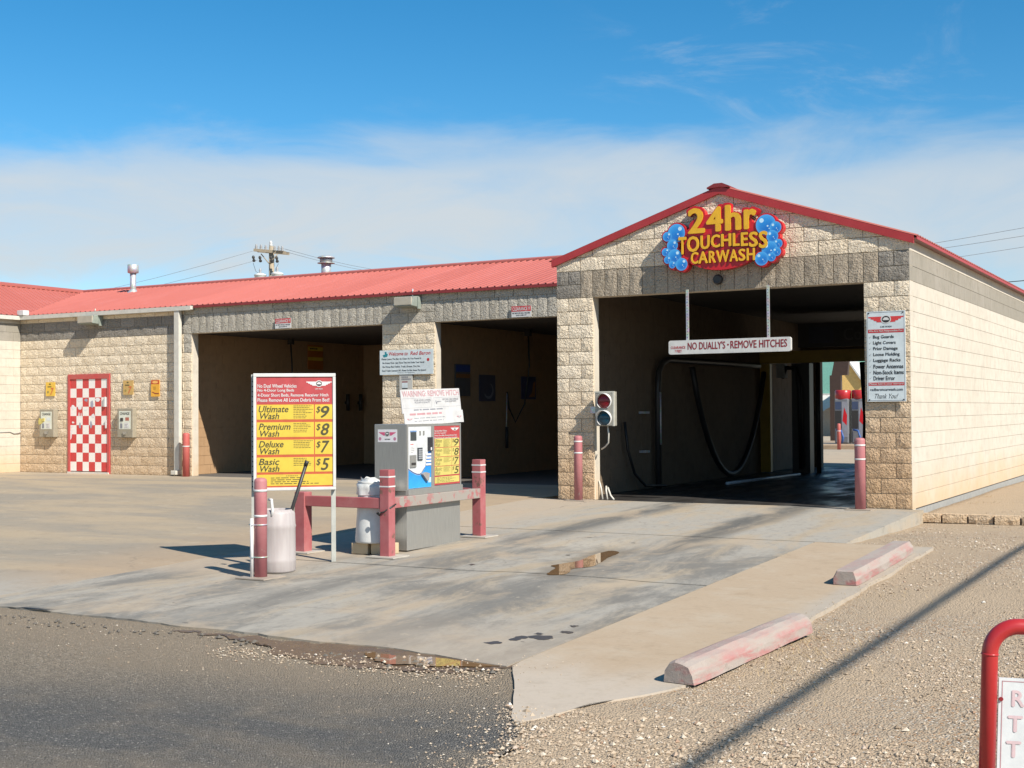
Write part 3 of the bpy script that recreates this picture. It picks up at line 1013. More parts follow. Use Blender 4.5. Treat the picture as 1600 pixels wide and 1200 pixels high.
# door wall, running bond; the blocks nearest the bays one by one, the rest of the far ones joined
cnt = 0
farb = {}
DX0, DX1, DZ = -14.21, -12.87, 2.25
for c in range(18):
    z0, z1 = c * m, min((c + 1) * m, EV)
    x = XL - (m if c % 2 else 0)
    mat = SPLIT_G if c in (15, 16) else SPLIT
    while x < XC - .02:
        a, b_ = max(XL, x), min(XC, x + 2 * m)
        x += 2 * m
        spans = [(a, b_)]
        if z0 < DZ - .03:
            if z1 > DZ + .02 and a < DX1 and b_ > DX0:
                spans = [(a, b_)]
                zz0 = DZ
            else:
                zz0 = z0
                spans = []
                if a < DX0: spans.append((a, min(b_, DX0)))
                if b_ > DX1: spans.append((max(a, DX1), b_))
        else:
            zz0 = z0
        for p, q in spans:
            if q - p < .03: continue
            if p < -14.6 and c not in (15, 16) and (c < 3 or c > 13):
                farb.setdefault(mat.name, []).append((p, q, zz0, z1))
                continue
            split_block(ssf, p, q, zz0, z1, mat, y=Y0)
            cnt += 1
for nm_, lst in farb.items():
    b = MB()
    for p, q, z0, z1 in lst:
        bb = block_mesh(q - p - .01, z1 - z0 - .01, .05, random.randrange(9999), 4, 3, .011)
        o_ = len(b.v)
        b.v += [(v[0] + (p + q) / 2, v[1] + Y0, v[2] + (z0 + z1) / 2) for v in bb.v]
        b.f += [tuple(o_ + k for k in f) for f in bb.f]; b.sm += bb.sm
    tag(obj('far_block', b, bpy.data.materials[nm_], ssf), kind='stuff')
# slim left pillar
for c in range(17):
    split_block(ssf, XC, XJ, c * m, (c + 1) * m, SPLIT_LG if c >= 13 else SPLIT, y=Y0)
# middle pillar, 6 modules wide
for c in range(17):
    x = XP0 - (m if c % 2 else 0)
    while x < XP1 - .02:
        a, b_ = max(XP0, x), min(XP1, x + 2 * m)
        split_block(ssf, a, b_, c * m, (c + 1) * m, SPLIT_LG if c >= 15 else SPLIT, y=Y0)
        x += 2 * m
# lintels of upright blocks, one course above
for xa, xb, n in ((XJ, XP0, 24), (XP1, -.04, 21)):
    for k in range(n):
        split_block(ssf, xa + (xb - xa) * k / n, xa + (xb - xa) * (k + 1) / n, 15 * m, 17 * m, SPLIT_LG, 'lintel_block', y=Y0)
x = XC
while x < -.1:
    split_block(ssf, x, min(x + 2 * m, -.04), 17 * m, EV, SPLIT_LG, y=Y0 + .003)
    x += 2 * m
# jambs, bay walls, back, ceiling
obj('jamb', MB().box(XJ - .2, XJ + .001, Y0 + .052, Y0 + .212, 0, 15 * m - .002), CREAM, ss)
obj('jamb', MB().box(XP1 - .2, XP1 + .001, Y0 + .052, Y0 + .212, 0, 15 * m - .002), CREAM, ss)
def bay_wall(xf):
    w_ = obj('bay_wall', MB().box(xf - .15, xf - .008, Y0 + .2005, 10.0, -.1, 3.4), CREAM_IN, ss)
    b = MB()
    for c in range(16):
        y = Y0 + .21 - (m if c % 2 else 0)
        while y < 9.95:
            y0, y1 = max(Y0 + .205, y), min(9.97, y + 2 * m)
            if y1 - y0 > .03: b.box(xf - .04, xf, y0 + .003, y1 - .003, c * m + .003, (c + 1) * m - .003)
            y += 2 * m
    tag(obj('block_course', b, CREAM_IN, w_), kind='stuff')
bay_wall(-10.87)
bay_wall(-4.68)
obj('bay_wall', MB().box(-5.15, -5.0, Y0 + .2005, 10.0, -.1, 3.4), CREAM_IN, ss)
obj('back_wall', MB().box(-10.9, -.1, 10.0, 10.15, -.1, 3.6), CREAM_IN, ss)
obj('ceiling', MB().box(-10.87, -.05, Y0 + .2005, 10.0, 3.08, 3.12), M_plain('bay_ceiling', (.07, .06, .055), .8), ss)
# wing wall facing right
wing = obj('wing_wall', MB().box(XL - .2, XL - .012, -6, Y0 + .2, -.2, EV), MORTAR, ss)
for c in range(18):
    z0, z1 = c * m, min((c + 1) * m, EV)
    y = Y0 - (m if c % 2 else 2 * m)
    mat = GREYB if c in (15, 16) else CREAM
    while y > 1.6:
        wd = min(2 * m, Y0 - .0 - y)
        smooth_block(None, 0, wd, z0, z1, mat, 0, 0)
        obj('block', _bm[('s', round(wd, 3), round(z1 - z0, 3), mat.name)], None, wing, (XL, y + wd / 2, (z0 + z1) / 2), (0, 0, R(90)))
        y -= 2 * m
obj('wall_cable', MB().tube([(XL + .012, 2.3, .93), (XL + .015, 2.9, .94), (XL + .02, 3.0, .90), (XL + .03, 3.12, .91), (XL + .06, 3.17, .95)], .012, 6), M_plain('cable_grey', (.4, .38, .35)), ss)
# door: steel leaf in a red frame, painted checks
dr = obj('door', MB().box(-14.19, -12.89, Y0 + .03, Y0 + .09, .02, 2.23), M_plain('dark_gap', (.2, .1, .08)), ss)
fb = MB().box(-14.2, -14.13, Y0 - .025, Y0 + .03, .0, 2.24).box(-12.95, -12.88, Y0 - .025, Y0 + .03, .0, 2.24).box(-14.13, -12.95, Y0 - .025, Y0 + .03, 2.13, 2.24)
obj('door_frame', fb, M_metalpaint('door_frame_red', (.52, .06, .06), (.46, .09, .08), rough=.5, wear=.0), dr)
tchk = MT('painted_checks')
xo = tchk.xyz()
ux = tchk.math('DIVIDE', tchk.math('ADD', xo['X'], 14.13), 1.18 / 6)
uz = tchk.math('DIVIDE', tchk.math('SUBTRACT', xo['Z'], .055), 2.07 / 10)
par = tchk.math('MODULO', tchk.math('ADD', tchk.math('ADD', tchk.math('FLOOR', ux), tchk.math('FLOOR', uz)), 1.), 2.)
nn = tchk.noise(scale=14, detail=6, rough=.7)
redc = tchk.mix(tchk.ramp(nn, .55, .8, 0, .6), (.56, .045, .045), (.50, .22, .19))
whc = tchk.mix(tchk.ramp(nn, .5, .85, 0, .5), (.80, .77, .73), (.60, .56, .52))
CHK = tchk.out(tchk.mix(par, redc, whc), .5)
obj('door_leaf', MB().box(-14.128, -12.952, Y0 - .008, Y0 + .029, .055, 2.125), CHK, dr)
obj('threshold', MB().box(-14.19, -12.89, Y0 - .05, Y0 + .03, .0, .035), M_plain('threshold_white', (.62, .58, .52)), dr)
obj('handle', MB().box(-13.03, -12.99, Y0 - .05, Y0 - .008, 1.50, 1.72).box(-13.0, -12.975, Y0 - .04, Y0 - .008, 1.02, 1.2), WHITEP, dr)
stk = M_plain('sticker_white', (.74, .73, .74), .5)
st2 = M_plain('sticker_grey', (.34, .34, .42), .5)
rg = random.Random(5)
for (sx_, sz_, wd, h, mt_) in ((-13.82, 1.66, .17, .09, stk), (-13.62, 1.655, .13, .075, st2), (-13.26, 1.665, .17, .10, stk), (-13.82, 1.50, .14, .14, stk), (-13.44, 1.56, .12, .2, st2),
                              (-14.04, 1.50, .13, .12, stk), (-13.63, 1.44, .10, .045, stk), (-13.85, 1.32, .035, .13, stk), (-13.78, 1.31, .035, .14, stk), (-13.40, 1.30, .13, .10, stk),
                              (-14.04, 1.15, .10, .05, stk), (-14.08, 1.06, .08, .035, stk), (-13.82, 1.08, .07, .16, st2), (-13.47, 1.10, .075, .17, st2), (-14.12, .88, .10, .22, stk)):
    n = rg.choice((5, 6, 7, 8))
    pts = [(sx_ + wd / 2 * math.cos(2 * math.pi * k / n) * rg.uniform(.75, 1.15), sz_ + h / 2 * math.sin(2 * math.pi * k / n) * rg.uniform(.75, 1.15)) for k in range(n)]
    obj('sticker', MB().poly([(px, Y0 - .0105, pz) for px, pz in pts]), mt_, dr)

# roof of the self-service building: ribbed panels, valley to the wing
RY, RZ, RP = 6.65, 4.5525, (4.5525 - 3.64) / (6.65 - 3.13)
VE, VR = Vector((-15.67, 3.13)), Vector((-17.5, 6.65))
deck = MB()
deck.poly([(-15.67, 3.14, EV - .03), (-.035, 3.14, EV - .03), (-.035, RY, RZ - .03), (-17.5, RY, RZ - .03)])
deck.poly([(-15.67, 3.14, EV - .03), (-17.5, RY, RZ - .03), (-17.5, -6, RZ - .03), (-15.67, -6, EV - .03)])
deck.poly([(-.035, RY, RZ - .03), (-.035, 10.2, EV - .05), (-19.4, 10.2, EV - .05), (-17.5, RY, RZ - .03)])
deck.poly([(-17.5, RY, RZ - .03), (-19.4, 10.2, EV - .05), (-19.4, -6, EV - .05), (-17.5, -6, RZ - .03)])
roof2 = obj('roof', deck, DARKR, ss)
sl2 = math.atan(RP)
plen2 = (RY - 3.13) / math.cos(sl2)
pm2 = roof_panel_mesh(plen2).mesh('roof_panel'); pm2.materials.append(ROOFR)
def clip_panel(Mx, base_mesh, keep_n, co):
    bm = bmesh.new(); bm.from_mesh(base_mesh); bm.transform(Mx)
    bmesh.ops.bisect_plane(bm, geom=bm.verts[:] + bm.edges[:] + bm.faces[:], plane_co=co, plane_no=keep_n, clear_outer=True)
    if len(bm.faces) == 0:
        bm.free(); return
    me = bpy.data.meshes.new('roof_panel'); bm.to_mesh(me); bm.free()
    me.materials.append(ROOFR)
    obj('roof_panel', me, None, roof2)
vd = (VR - VE).normalized()
vn = Vector((-vd.y, vd.x, 0))        # points to the wing (left) side
xk = -.035 - .9144
while xk > -18.6:
    Mx = Matrix.Translation((xk, 3.13, EV)) @ Matrix.Rotation(sl2, 4, 'X')
    if xk > -15.5:
        o = obj('roof_panel', pm2, None, roof2); o.matrix_local = Mx
    else:
        clip_panel(Mx, pm2, -vn if vn.x > 0 else vn, (VE.x, VE.y, 0))
    xk -= .9144
sl3 = math.atan((RZ - EV) / 1.83)
pm3 = roof_panel_mesh(1.83 / math.cos(sl3)).mesh('roof_panel'); pm3.materials.append(ROOFR)
yk = -6
while yk < 6.6:
    Mx = Matrix.Translation((-15.67, yk, EV)) @ Matrix.Rotation(R(90), 4, 'Z') @ Matrix.Rotation(sl3, 4, 'X')
    if yk + .92 < 3.0:
        o = obj('roof_panel', pm3, None, roof2); o.matrix_local = Mx
    else:
        clip_panel(Mx, pm3, vn if vn.x > 0 else -vn, (VE.x, VE.y, 0))
    yk += .9144
obj('eave_trim', MB().box(-10.33, -.05, 3.118, 3.14, EV - .055, EV - .004), DARKR, roof2)
cap = MB().prism([(-.12, -.02), (0, .02), (.12, -.02), (.12, .02), (0, .06), (-.12, .02)], 0, 17.45)
rc = obj('ridge_cap', cap, ROOFR, roof2); rc.location = (-.04, RY, RZ); rc.rotation_euler = (0, 0, R(90))
cap = MB().prism([(-.12, -.04), (0, .02), (.12, -.04), (.12, .0), (0, .06), (-.12, .0)], -12.6, 0)
rc = obj('ridge_cap', cap, ROOFR, roof2); rc.location = (-17.5, RY, RZ)
# soffit boards above the walls
obj('soffit', MB().box(XL, -.05, 3.145, Y0 + .02, EV - .035, EV - .012), M_plain('soffit_cream', (.55, .48, .38)), ss)
# gutter and downspout
gut = MB()
gp = [(-.0, .0), (.0, .09), (.012, .09), (.012, .012), (.10, .012), (.10, .09), (.112, .09), (.112, 0)]
def gutter(p0, p1):
    b = MB()
    d = (Vector(p1) - Vector(p0)); L_ = d.length
    n_ = len(gp)
    b.v = [(a, 0, z) for a, z in gp] + [(a, L_, z) for a, z in gp]
    for k in range(n_ - 1):
        b.f.append((k, k + 1, n_ + k + 1, n_ + k)); b.sm.append(False)
    b.f.append((0, n_ - 1, n_ + n_ - 1, n_)); b.sm.append(False)
    b.f.append((0, 7, 4, 3)); b.sm.append(False); b.f.append((n_, n_ + 3, n_ + 4, n_ + 7)); b.sm.append(False)
    b.poly([(0, 0, 0), (.112, 0, 0), (.112, 0, .09), (0, 0, .09)]); b.poly([(0, L_, 0), (0, L_, .09), (.112, L_, .09), (.112, L_, 0)])
    return b
go = obj('gutter', gutter((0, 0, 0), (0, 5.30, 0)), CREAMP, ss, (-10.36, 3.055, EV - .10), (0, 0, R(90)))
go = obj('gutter', gutter((0, 0, 0), (0, 9.1, 0)), CREAMP, ss, (-15.76, -6, EV - .10))
obj('gutter_corner', MB().box(-15.72, -15.50, 3.03, 3.2, EV - .0, EV + .12), WHITEP, ss, bevel=.01)
dn = MB().box(-10.85, -10.70, 3.07, 3.165, .12, EV - .10)
dn.box(-10.85, -10.70, 2.97, 3.165, .03, .12)
obj('downspout', dn, CREAMP, ss, bevel=.012)

# ------------------------------------------------------------------ roof vents
def vent_a():
    t = thing('roof_vent', 'slim galvanised vent pipe with a drum cap on the far left roof', 'vent', (-15.04, 6.0, 4.385))
    obj('pipe', MB().lathe([(.075, -.15), (.075, .47)], 20), GALV, t)
    obj('cap', MB().lathe([(.08, .46), (.135, .48), (.138, .68), (.12, .685)], 20), GALV, t)
    obj('flashing', MB().lathe([(.22, -.12), (.17, -.04), (.10, .03), (.08, .06)], 20), GALV, t)
vent_a()
t = thing('roof_vent', 'mushroom-capped galvanised vent standing behind the roof ridge', 'vent', (-9.7, 6.9, 4.57))
obj('pipe', MB().lathe([(.115, -.1), (.115, .30)], 20), GALV, t)
obj('collar', MB().lathe([(.205, .285), (.205, .30), (.13, .305)], 24), GALV, t)
obj('louvre', MB().lathe([(.15, .30), (.15, .41)], 24), M_plain('louvre_grey', (.3, .3, .3), .4, .6), t)
obj('cap', MB().lathe([(.205, .41), (.21, .42), (.17, .45), (.08, .475), (.01, .48)], 24), GALV, t)

# ------------------------------------------------------------------ wall lights
LENS = M_plain('dull_lens', (.42, .38, .30), .3)
GRNP = M_plain('grey_green_housing', (.26, .29, .25), .45)
def wall_light(label, x, z, wd=.5):
    t = thing('wall_light', label, 'light', (x, Y0, z), group='flood lights under the eaves')
    b = MB()
    b.v = [(-wd / 2, 0, .0), (wd / 2, 0, .0), (wd / 2, -.29, .02), (-wd / 2, -.29, .02), (-wd / 2, 0, .22), (wd / 2, 0, .22), (wd / 2, -.24, .20), (-wd / 2, -.24, .20)]
    b.v[0] = (-wd / 2, 0, .0)
    for f in ((0, 3, 2, 1), (4, 5, 6, 7), (0, 1, 5, 4), (1, 2, 6, 5), (2, 3, 7, 6), (3, 0, 4, 7)):
        b.f.append(f); b.sm.append(False)
    obj('housing', b, GRNP, t, bevel=.008)
    obj('front_panel', MB().box(-wd / 2 + .02, wd / 2 - .02, -.296, -.25, .035, .19), LENS, t, bevel=.006)
    obj('side_fin', MB().prism([(wd / 2 + .001, -.03), (wd / 2 + .022, -.03), (wd / 2 + .022, .2), (wd / 2 + .001, .2)], -.12, -.02), GRNP, t)
    obj('conduit', MB().tube([(.08, -.06, .2), (.08, -.06, .36)], .014, 8), GALV, t)
wall_light('flood light fixed under the white gutter left of the downspout', -13.36, 3.34)
wall_light('flood light on the wide pillar between the two dark bays', -4.82, 3.34, .44)

# ------------------------------------------------------------------ bollards
def bollard(label, x, y, z, h, r, mat, bands, plate_=True, group='pipe bollards'):
    t = thing('bollard', label, 'bollard', (x, y, z), group=group)
    obj('pipe', MB().lathe([(r, 0), (r, h - .03), (r * .93, h - .01), (r * .6, h + .003), (.01, h + .006)], 24), mat, t)
    for zb in bands:
        obj('reflective_band', MB().lathe([(r + .002, zb), (r + .002, zb + .022)], 24), PRINTW, t)
    if plate_:
        obj('base_plate', MB().box(-.17, .17, -.16, .16, .001, .012), M_plain('rusty_plate', (.36, .30, .24)), t)
    return t
bollard('faded pink bollard at the left pillar below the traffic light', .47, -.25, .0, .965, .064, PINK, (.70, .87))
bollard('faded pink bollard at the right side of the wide bay doorway', 4.68, -.32, .0, .95, .07, PINK, (.66, .845))
bollard('plain red bollard at the foot of the white downspout', -10.43, 3.0, .0, .92, .075, REDBOL, (.63,), False)
tb = bollard('faded pink bollard with a white pipe strapped on, before the price board', 1.14, -8.22, g(-8.22), .925, .06, PINK, (.565, .80), True)
obj('strapped_pipe', MB().tube([(-.055, -.06, .0), (-.055, -.06, .555)], .0165, 12), WHITEP, tb)
obj('strap', MB().lathe([(.066, .49), (.066, .50)], 20).tube([(-.10, -.045, .495), (-.03, -.075, .495)], .006, 6), GALV, tb)
obj('strap', MB().lathe([(.066, .19), (.066, .20)], 20).tube([(-.10, -.045, .195), (-.03, -.075, .195)], .006, 6), GALV, tb)

# ------------------------------------------------------------------ white drum with a black stick
zb_ = g(-7.87)
t = thing('plastic_drum', 'whitish plastic drum bin standing behind the strapped bollard', 'drum', (1.02, -7.84, zb_))
DRUM = MT('drum_plastic')
_z = DRUM.xyz(DRUM.objco())['Z']
_n = DRUM.noise(DRUM.map(DRUM.pos(), (9, 9, 1)), 3, 5)
DRUM = DRUM.out(DRUM.mix(DRUM.ramp(_n, .35, .75), (.42, .38, .365), (.37, .325, .315)), .5)
obj('body', MB().lathe([(.165, 0), (.178, .02), (.178, .10), (.182, .115), (.178, .13), (.176, .42), (.182, .44), (.176, .46), (.172, .56), (.150, .60), (.142, .60), (.142, .55)], 32), DRUM, t)
obj('handle', MB().tube([(-.16, -.06, .62), (-.19, -.06, .66), (-.15, -.06, .70), (-.11, -.06, .68)], .013, 8).tube([(.02, -.14, .70), (.06, -.15, .70), (.07, -.15, .60), (.06, -.15, .54)], .014, 8), WHITEP, t)
stick = thing('black_stick', 'black stick leaning out of the white drum across the price board', 'stick', (1.08, -7.82, zb_))
obj('shaft', MB().tube([(.03, .02, .40), (.075, .04, .60), (.20, .10, 1.03)], .017, 8), DARK, stick)
obj('grip', MB().tube([(.195, .097, 1.015), (.21, .103, 1.06)], .020, 8), BLACK, stick)

# ------------------------------------------------------------------ price board
def wing_logo(parent, cx, cz, wd, y, wing_mat, disc_mat, ring_mat, car_mat):
    """winged round badge with a small car"""
    h = wd * .16
    for sgn in (-1, 1):
        n = 4
        pts = []
        top = [(.13, .45), (.5, .45)]
        outl = [(.12, .50), (.5, .50), (.49, .28), (.43, .26), (.42, .02), (.35, 0), (.34, -.25), (.27, -.27), (.26, -.5), (.12, -.52)]
        pts = [(cx + sgn * a * wd, cz + b * h) for a, b in outl]
        obj('logo_wing', MB().poly([(px, y, pz) for px, pz in (pts if sgn < 0 else pts[::-1])]), wing_mat, parent)
    obj('logo_badge', MB().disc(cx, y - .0012, cz, wd * .145, 28, wd * .125), ring_mat, parent)
    obj('logo_badge', MB().disc(cx, y - .0020, cz, wd * .115, 28, wd * .095), disc_mat, parent)
    car = [(-.085, -.01), (.085, -.01), (.085, .035), (.06, .045), (.045, .075), (-.045, .075), (-.06, .045), (-.085, .035)]
    obj('logo_car', MB().poly([(cx + a * wd, y - .0028, cz + b * wd * .9 - .015 * wd) for a, b in car]), car_mat, parent)

PBW, PBH = .815, 1.17
ang = R(40)
Rv = Vector((1.15, -7.08))
al = Vector((math.cos(ang), math.sin(ang)))
pbx = Rv - al * PBW / 2
pz = .565
pbd = thing('price_board', 'tall red and yellow wash price board in a white frame on grey legs', 'sign', (pbx.x, pbx.y, 0), ang)
H0 = PBW / 2
obj('panel', MB().box(-H0 + .03, H0 - .03, -.012, .03, pz + .03, pz + PBH - .03), M_plain('board_back', (.5, .5, .48)), pbd)
fr = MB().box(-H0, H0, -.028, .035, pz + PBH - .035, pz + PBH).box(-H0, H0, -.028, .035, pz, pz + .03)
fr.box(-H0, -H0 + .03, -.028, .035, pz + .03, pz + PBH - .035).box(H0 - .03, H0, -.028, .035, pz + .03, pz + PBH - .035)
obj('frame', fr, WHITE, pbd, bevel=.004)
xa, xb = -H0 + .03, H0 - .03
zt, zb0 = pz + PBH - .035, pz + .03
TOT = zt - zb0
yy = -.0125
def bz(f): return zt - f * TOT
plate(pbd, 'header', xa, xb, bz(.245), zt, yy, REDB)
plate(pbd, 'row_backing', xa, xb, zb0, bz(.245) - .0005, yy, ORNG)
rows = [(.250, .420, 'Ultimate', '$', '9', 8), (.448, .617, 'Premium', '$', '8', 6), (.645, .0, 'Deluxe', '$', '7', 5), (.0, .0, 'Basic', '$', '5', 5)]
rr = [(.252, .412), (.438, .594), (.620, .776), (.802, .0)]
starts = [.252, .4105, .5690, .7275]
hts = .134
xs_split = xa + (xb - xa) * .752
for k, (nm_, pr_, nl_) in enumerate((('Ultimate', '9', 8), ('Premium', '8', 6), ('Deluxe', '7', 5), ('Basic', '5', 5))):
    f0 = starts[k]; f1 = f0 + hts
    plate(pbd, 'price_row', xa + .004, xs_split, bz(f1), bz(f0), yy - .003, YELL, .0015)
    plate(pbd, 'price_cell', xs_split + .010, xb - .002, bz(f1), bz(f0), yy - .003, YELL, .0015)
    y_ = yy - .0052
    wname = {'Ultimate': .295, 'Premium': .315, 'Deluxe': .245, 'Basic': .205}[nm_]
    text(pbd, nm_, xa + .022, bz(f0 + .069), xa + .022 + wname, bz(f0 + .010), y_, INKO, .018, .25)
    text(pbd, 'Wash', xa + .035, bz(f0 + .130), xa + .035 + .19, bz(f0 + .074), y_, INKO, .018, .25)
    text(pbd, '$', xs_split + .022, bz(f0 + .082), xs_split + .066, bz(f0 + .016), y_, INKO, .012, .2)
    text(pbd, pr_, xs_split + .066, bz(f0 + .122), xs_split + .155, bz(f0 + .012), y_, INKO, .022, .25)
    print_lines(pbd, nl_, xa + .365, xs_split - .01, bz(f0 + .004), bz(f0 + .004 + .0155 * nl_), y_, INKO, k, .34)
plate(pbd, 'footer', xa + .004, xb - .002, bz(.985), bz(.883), yy - .003, YELL, .0015)
print_lines(pbd, 1, xa + .29, xb - .27, bz(.89), bz(.903), yy - .0052, INKO, 31, .4)
print_lines(pbd, 4, xa + .14, xb - .12, bz(.905), bz(.975), yy - .0052, INKO, 32, .38)
for k, (ln, wd) in enumerate((('No Dual Wheel Vehicles', .385), ('No 4-Door Long Beds', .36), ('4-Door Short Beds, Remove Receiver Hitch', .70), ('Please Remove All Loose Debris From Bed!', .71))):
    zz = bz(.073 + .0425 * k)
    text(pbd, ln, xa + .012, zz - .028, xa + .012 + wd, zz + .008, yy - .0045, PRINTW, .012)
wing_logo(pbd, xb - .135, bz(.062), .255, yy - .0045, PRINTW, INK, PRINTW, PRINTW)
text(pbd, 'CAR WASH', xb - .175, bz(.116), xb - .10, bz(.104), yy - .0045, PRINTW)
for sx_ in (-H0 - .02, H0 - .045):
    lg = obj('leg', MB().box(sx_, sx_ + .045, .036, .08, g(-7.2) + .0, pz + PBH - .01 if sx_ < 0 else pz + .3), GREYP, pbd)
    if sx_ < 0:
        hb = MB()
        for k in range(22):
            hb.discbox(sx_ + .012, .0345, .0358, pz + PBH - .08 - .05 * k, .007, 10)
        obj('bolt_hole', hb, DARK, lg)

# ------------------------------------------------------------------ guard rail round the pay station
t = thing('guard_rail', 'worn pink square-tube guard rail bent round the pay station', 'guard rail', (0, 0, 0))
def post(x, y, h, s=.062, bands=()):
    p = obj('post', MB().box(x - s, x + s, y - s, y + s, g(y), g(y) + h), PINKW, t, bevel=.006)
    obj('foot_plate', MB().box(x - .17, x + .17, y - .15, y + .15, g(y) + .002, g(y) + .014), M_plain('foot_plate_grey', (.46, .42, .36)), p)
    for zb in bands:
        obj('reflective_band', MB().box(x - s - .002, x + s + .002, y - s - .002, y + s + .002, g(y) + zb, g(y) + zb + .014), PRINTW, p)
post(1.43, -6.58, .90, .058, (.72, .82))
post(1.41, -4.71, .89, .058, (.74, .82))
post(.335, -6.58, .645, .066)
post(.335, -4.71, .645, .066)
obj('front_rail', MB().box(1.375, 1.47, -6.52, -4.77, .345, .455), PINKG, t, bevel=.006)
obj('side_rail', MB().box(.401, 1.372, -6.63, -6.565, .345, .455), PINKW, t, bevel=.006)
obj('rear_rail', MB().box(.401, 1.352, -4.76, -4.67, .345, .455), PINKW, t, bevel=.006)
obj('wire_tie', MB().tube([(1.35, -6.645, .30), (1.43, -6.65, .315), (1.495, -6.62, .36), (1.495, -6.52, .39)], .008, 6).tube([(1.35, -6.65, .30), (1.39, -6.66, .31), (1.38, -6.655, .285), (1.35, -6.65, .30)], .012, 6), DARK, t)

# ------------------------------------------------------------------ pay station (faces the lane, +X)
kz = g(-5.65)
kio = thing('pay_station', 'stainless steel pay station with a blue and white terminal face', 'pay station', (1.0, -5.66, 0))
KY0, KY1 = -6.20 + 5.66, -5.11 + 5.66
cabx = .405
obj('cabinet', MB().box(.0, cabx, KY0, KY1, .50, 1.21), STEEL, kio, bevel=.006)
obj('base', MB().box(.03, cabx - .004, KY0 + .02, KY1 - .0, kz, .499), STEEL, kio, bevel=.004)
obj('ledge', MB().box(cabx - .01, cabx + .035, KY0, KY1, .455, .52), STEEL, kio, bevel=.004)
# frame strips on the front
kf = bpy.data.objects.new('front_face', None)
def klocal(mb): return mb
fr = MB()
for ya, yb in ((KY0, KY0 + .03), (-.065, -.005), (KY1 - .025, KY1)):
    fr.box(cabx, cabx + .012, ya, yb, .52, 1.21)
fr.box(cabx, cabx + .011, KY0 + .03, KY1 - .025, 1.185, 1.21)
obj('face_frame', fr, STEEL, kio)
# the printed faces are built in a local sign frame turned to face +X
def turned(parent, name, x, y):
    o = bpy.data.objects.new(name, None); COL.objects.link(o)
    o.parent = parent; o.location = (x, y, 0); o.rotation_euler = (0, 0, R(90))
    return o
bpy.data.objects.remove(kf)
# terminal face: one mesh part with its fittings as sub-parts
TY0, TY1, TZ0, TZ1 = KY0 + .03, -.065, .525, 1.185
tw = TY1 - TY0
pay = obj('terminal_face', MB().box(0, tw, -.008, 0, TZ0, TZ1), M_plain('terminal_white', (.56, .57, .57), .35), kio, (cabx + .0, TY0, 0), (0, 0, R(90)))
BLU = MT('terminal_blue')
_z = BLU.xyz(BLU.objco())['Z']
BLU = BLU.out(BLU.mix(BLU.ramp(BLU.math('ADD', _z, BLU.math('MULTIPLY', BLU.noise(scale=12, detail=4), .2)), .55, .95), (.035, .33, .66), (.02, .20, .58)), .35)
arc = [(.002, TZ0 + .002), (tw - .002, TZ0 + .002), (tw - .002, TZ0 + .47)]
arc += [(tw - .002 - .09 * k / 6, TZ0 + .47 - .02 * k) for k in range(1, 4)]
arc += [(tw * (1 - u), TZ0 + .135 + .27 * max(0, (.72 - u) / .72 - .35) ** 1.0 * (1 if u < .45 else 0) + .11 * max(0, u - .55) ** 1.5 * 2) for u in (.28, .36, .44, .52, .62, .72, .82, .92, .998)]
obj('blue_graphic', MB().poly([(a, -.0092, z) for a, z in arc]), BLU, pay)
obj('graphic_line', MB().poly([(a, -.0098, z) for a, z in ([(x_, z_ + .014) for x_, z_ in arc[6:]] + [(x_, z_ + .004) for x_, z_ in arc[6:][::-1]])]), M_plain('navy_line', (.02, .06, .2)), pay)
plate(pay, 'screen', .045, .155, TZ0 + .51, TZ0 + .60, -.0082, M_plain('screen_dark', (.05, .06, .065), .2), .004)
plate(pay, 'screen_bezel', .040, .160, TZ0 + .601, TZ0 + .615, -.0082, M_plain('bezel_blue', (.15, .25, .45), .3), .004)
plate(pay, 'notice', .035, .14, TZ0 + .36, TZ0 + .485, -.0082, PRINTW, .001)
print_lines(pay, 1, .045, .13, TZ0 + .478, TZ0 + .462, -.0096, REDI, 3, .6)
print_lines(pay, 4, .05, .12, TZ0 + .45, TZ0 + .375, -.0096, GREYI, 4, .3)
plate(pay, 'bill_slot', .025, .14, TZ0 + .225, TZ0 + .355, -.0082, STEEL, .012)
plate(pay, 'bill_mouth', .045, .125, TZ0 + .25, TZ0 + .275, -.0205, DARK, .003)
plate(pay, 'keypad', .175, .265, TZ0 + .295, TZ0 + .43, -.0082, M_plain('keypad_black', (.04, .045, .05), .4), .01)
kk = MB()
for a in range(3):
    for b_ in range(5):
        kk.box(.187 + a * .025, .204 + a * .025, -.0225, -.0185, TZ0 + .308 + b_ * .023, TZ0 + .324 + b_ * .023)
obj('keys', kk, M_plain('key_grey', (.35, .36, .37)), pay)
plate(pay, 'card_reader', .375, .445, TZ0 + .39, TZ0 + .54, -.0082, M_plain('reader_black', (.03, .03, .035), .3), .025)
plate(pay, 'card_slot', .40, .425, TZ0 + .40, TZ0 + .43, -.0335, PRINTW, .002)
plate(pay, 'coin_slot', .215, .24, TZ0 + .565, TZ0 + .61, -.0082, STEEL, .006)
plate(pay, 'coin_slot', .285, .31, TZ0 + .565, TZ0 + .61, -.0082, STEEL, .006)
for k in range(4):
    plate(pay, 'wash_button', .335, .435, TZ0 + .235 + .036 * k, TZ0 + .257 + .036 * k, -.0105, PRINTW, .006)
obj('receipt_cup', MB().prism([(.24, TZ0 + .145), (.33, TZ0 + .07), (.355, TZ0 + .075), (.375, TZ0 + .15), (.30, TZ0 + .165)], -.04, -.0095), M_plain('cup_grey', (.30, .27, .25), .4), pay)
obj('lower_sticker', MB().box(.385, .44, -.0105, -.0095, TZ0 + .05, TZ0 + .105), M_plain('pale_sticker', (.45, .6, .66)), pay)
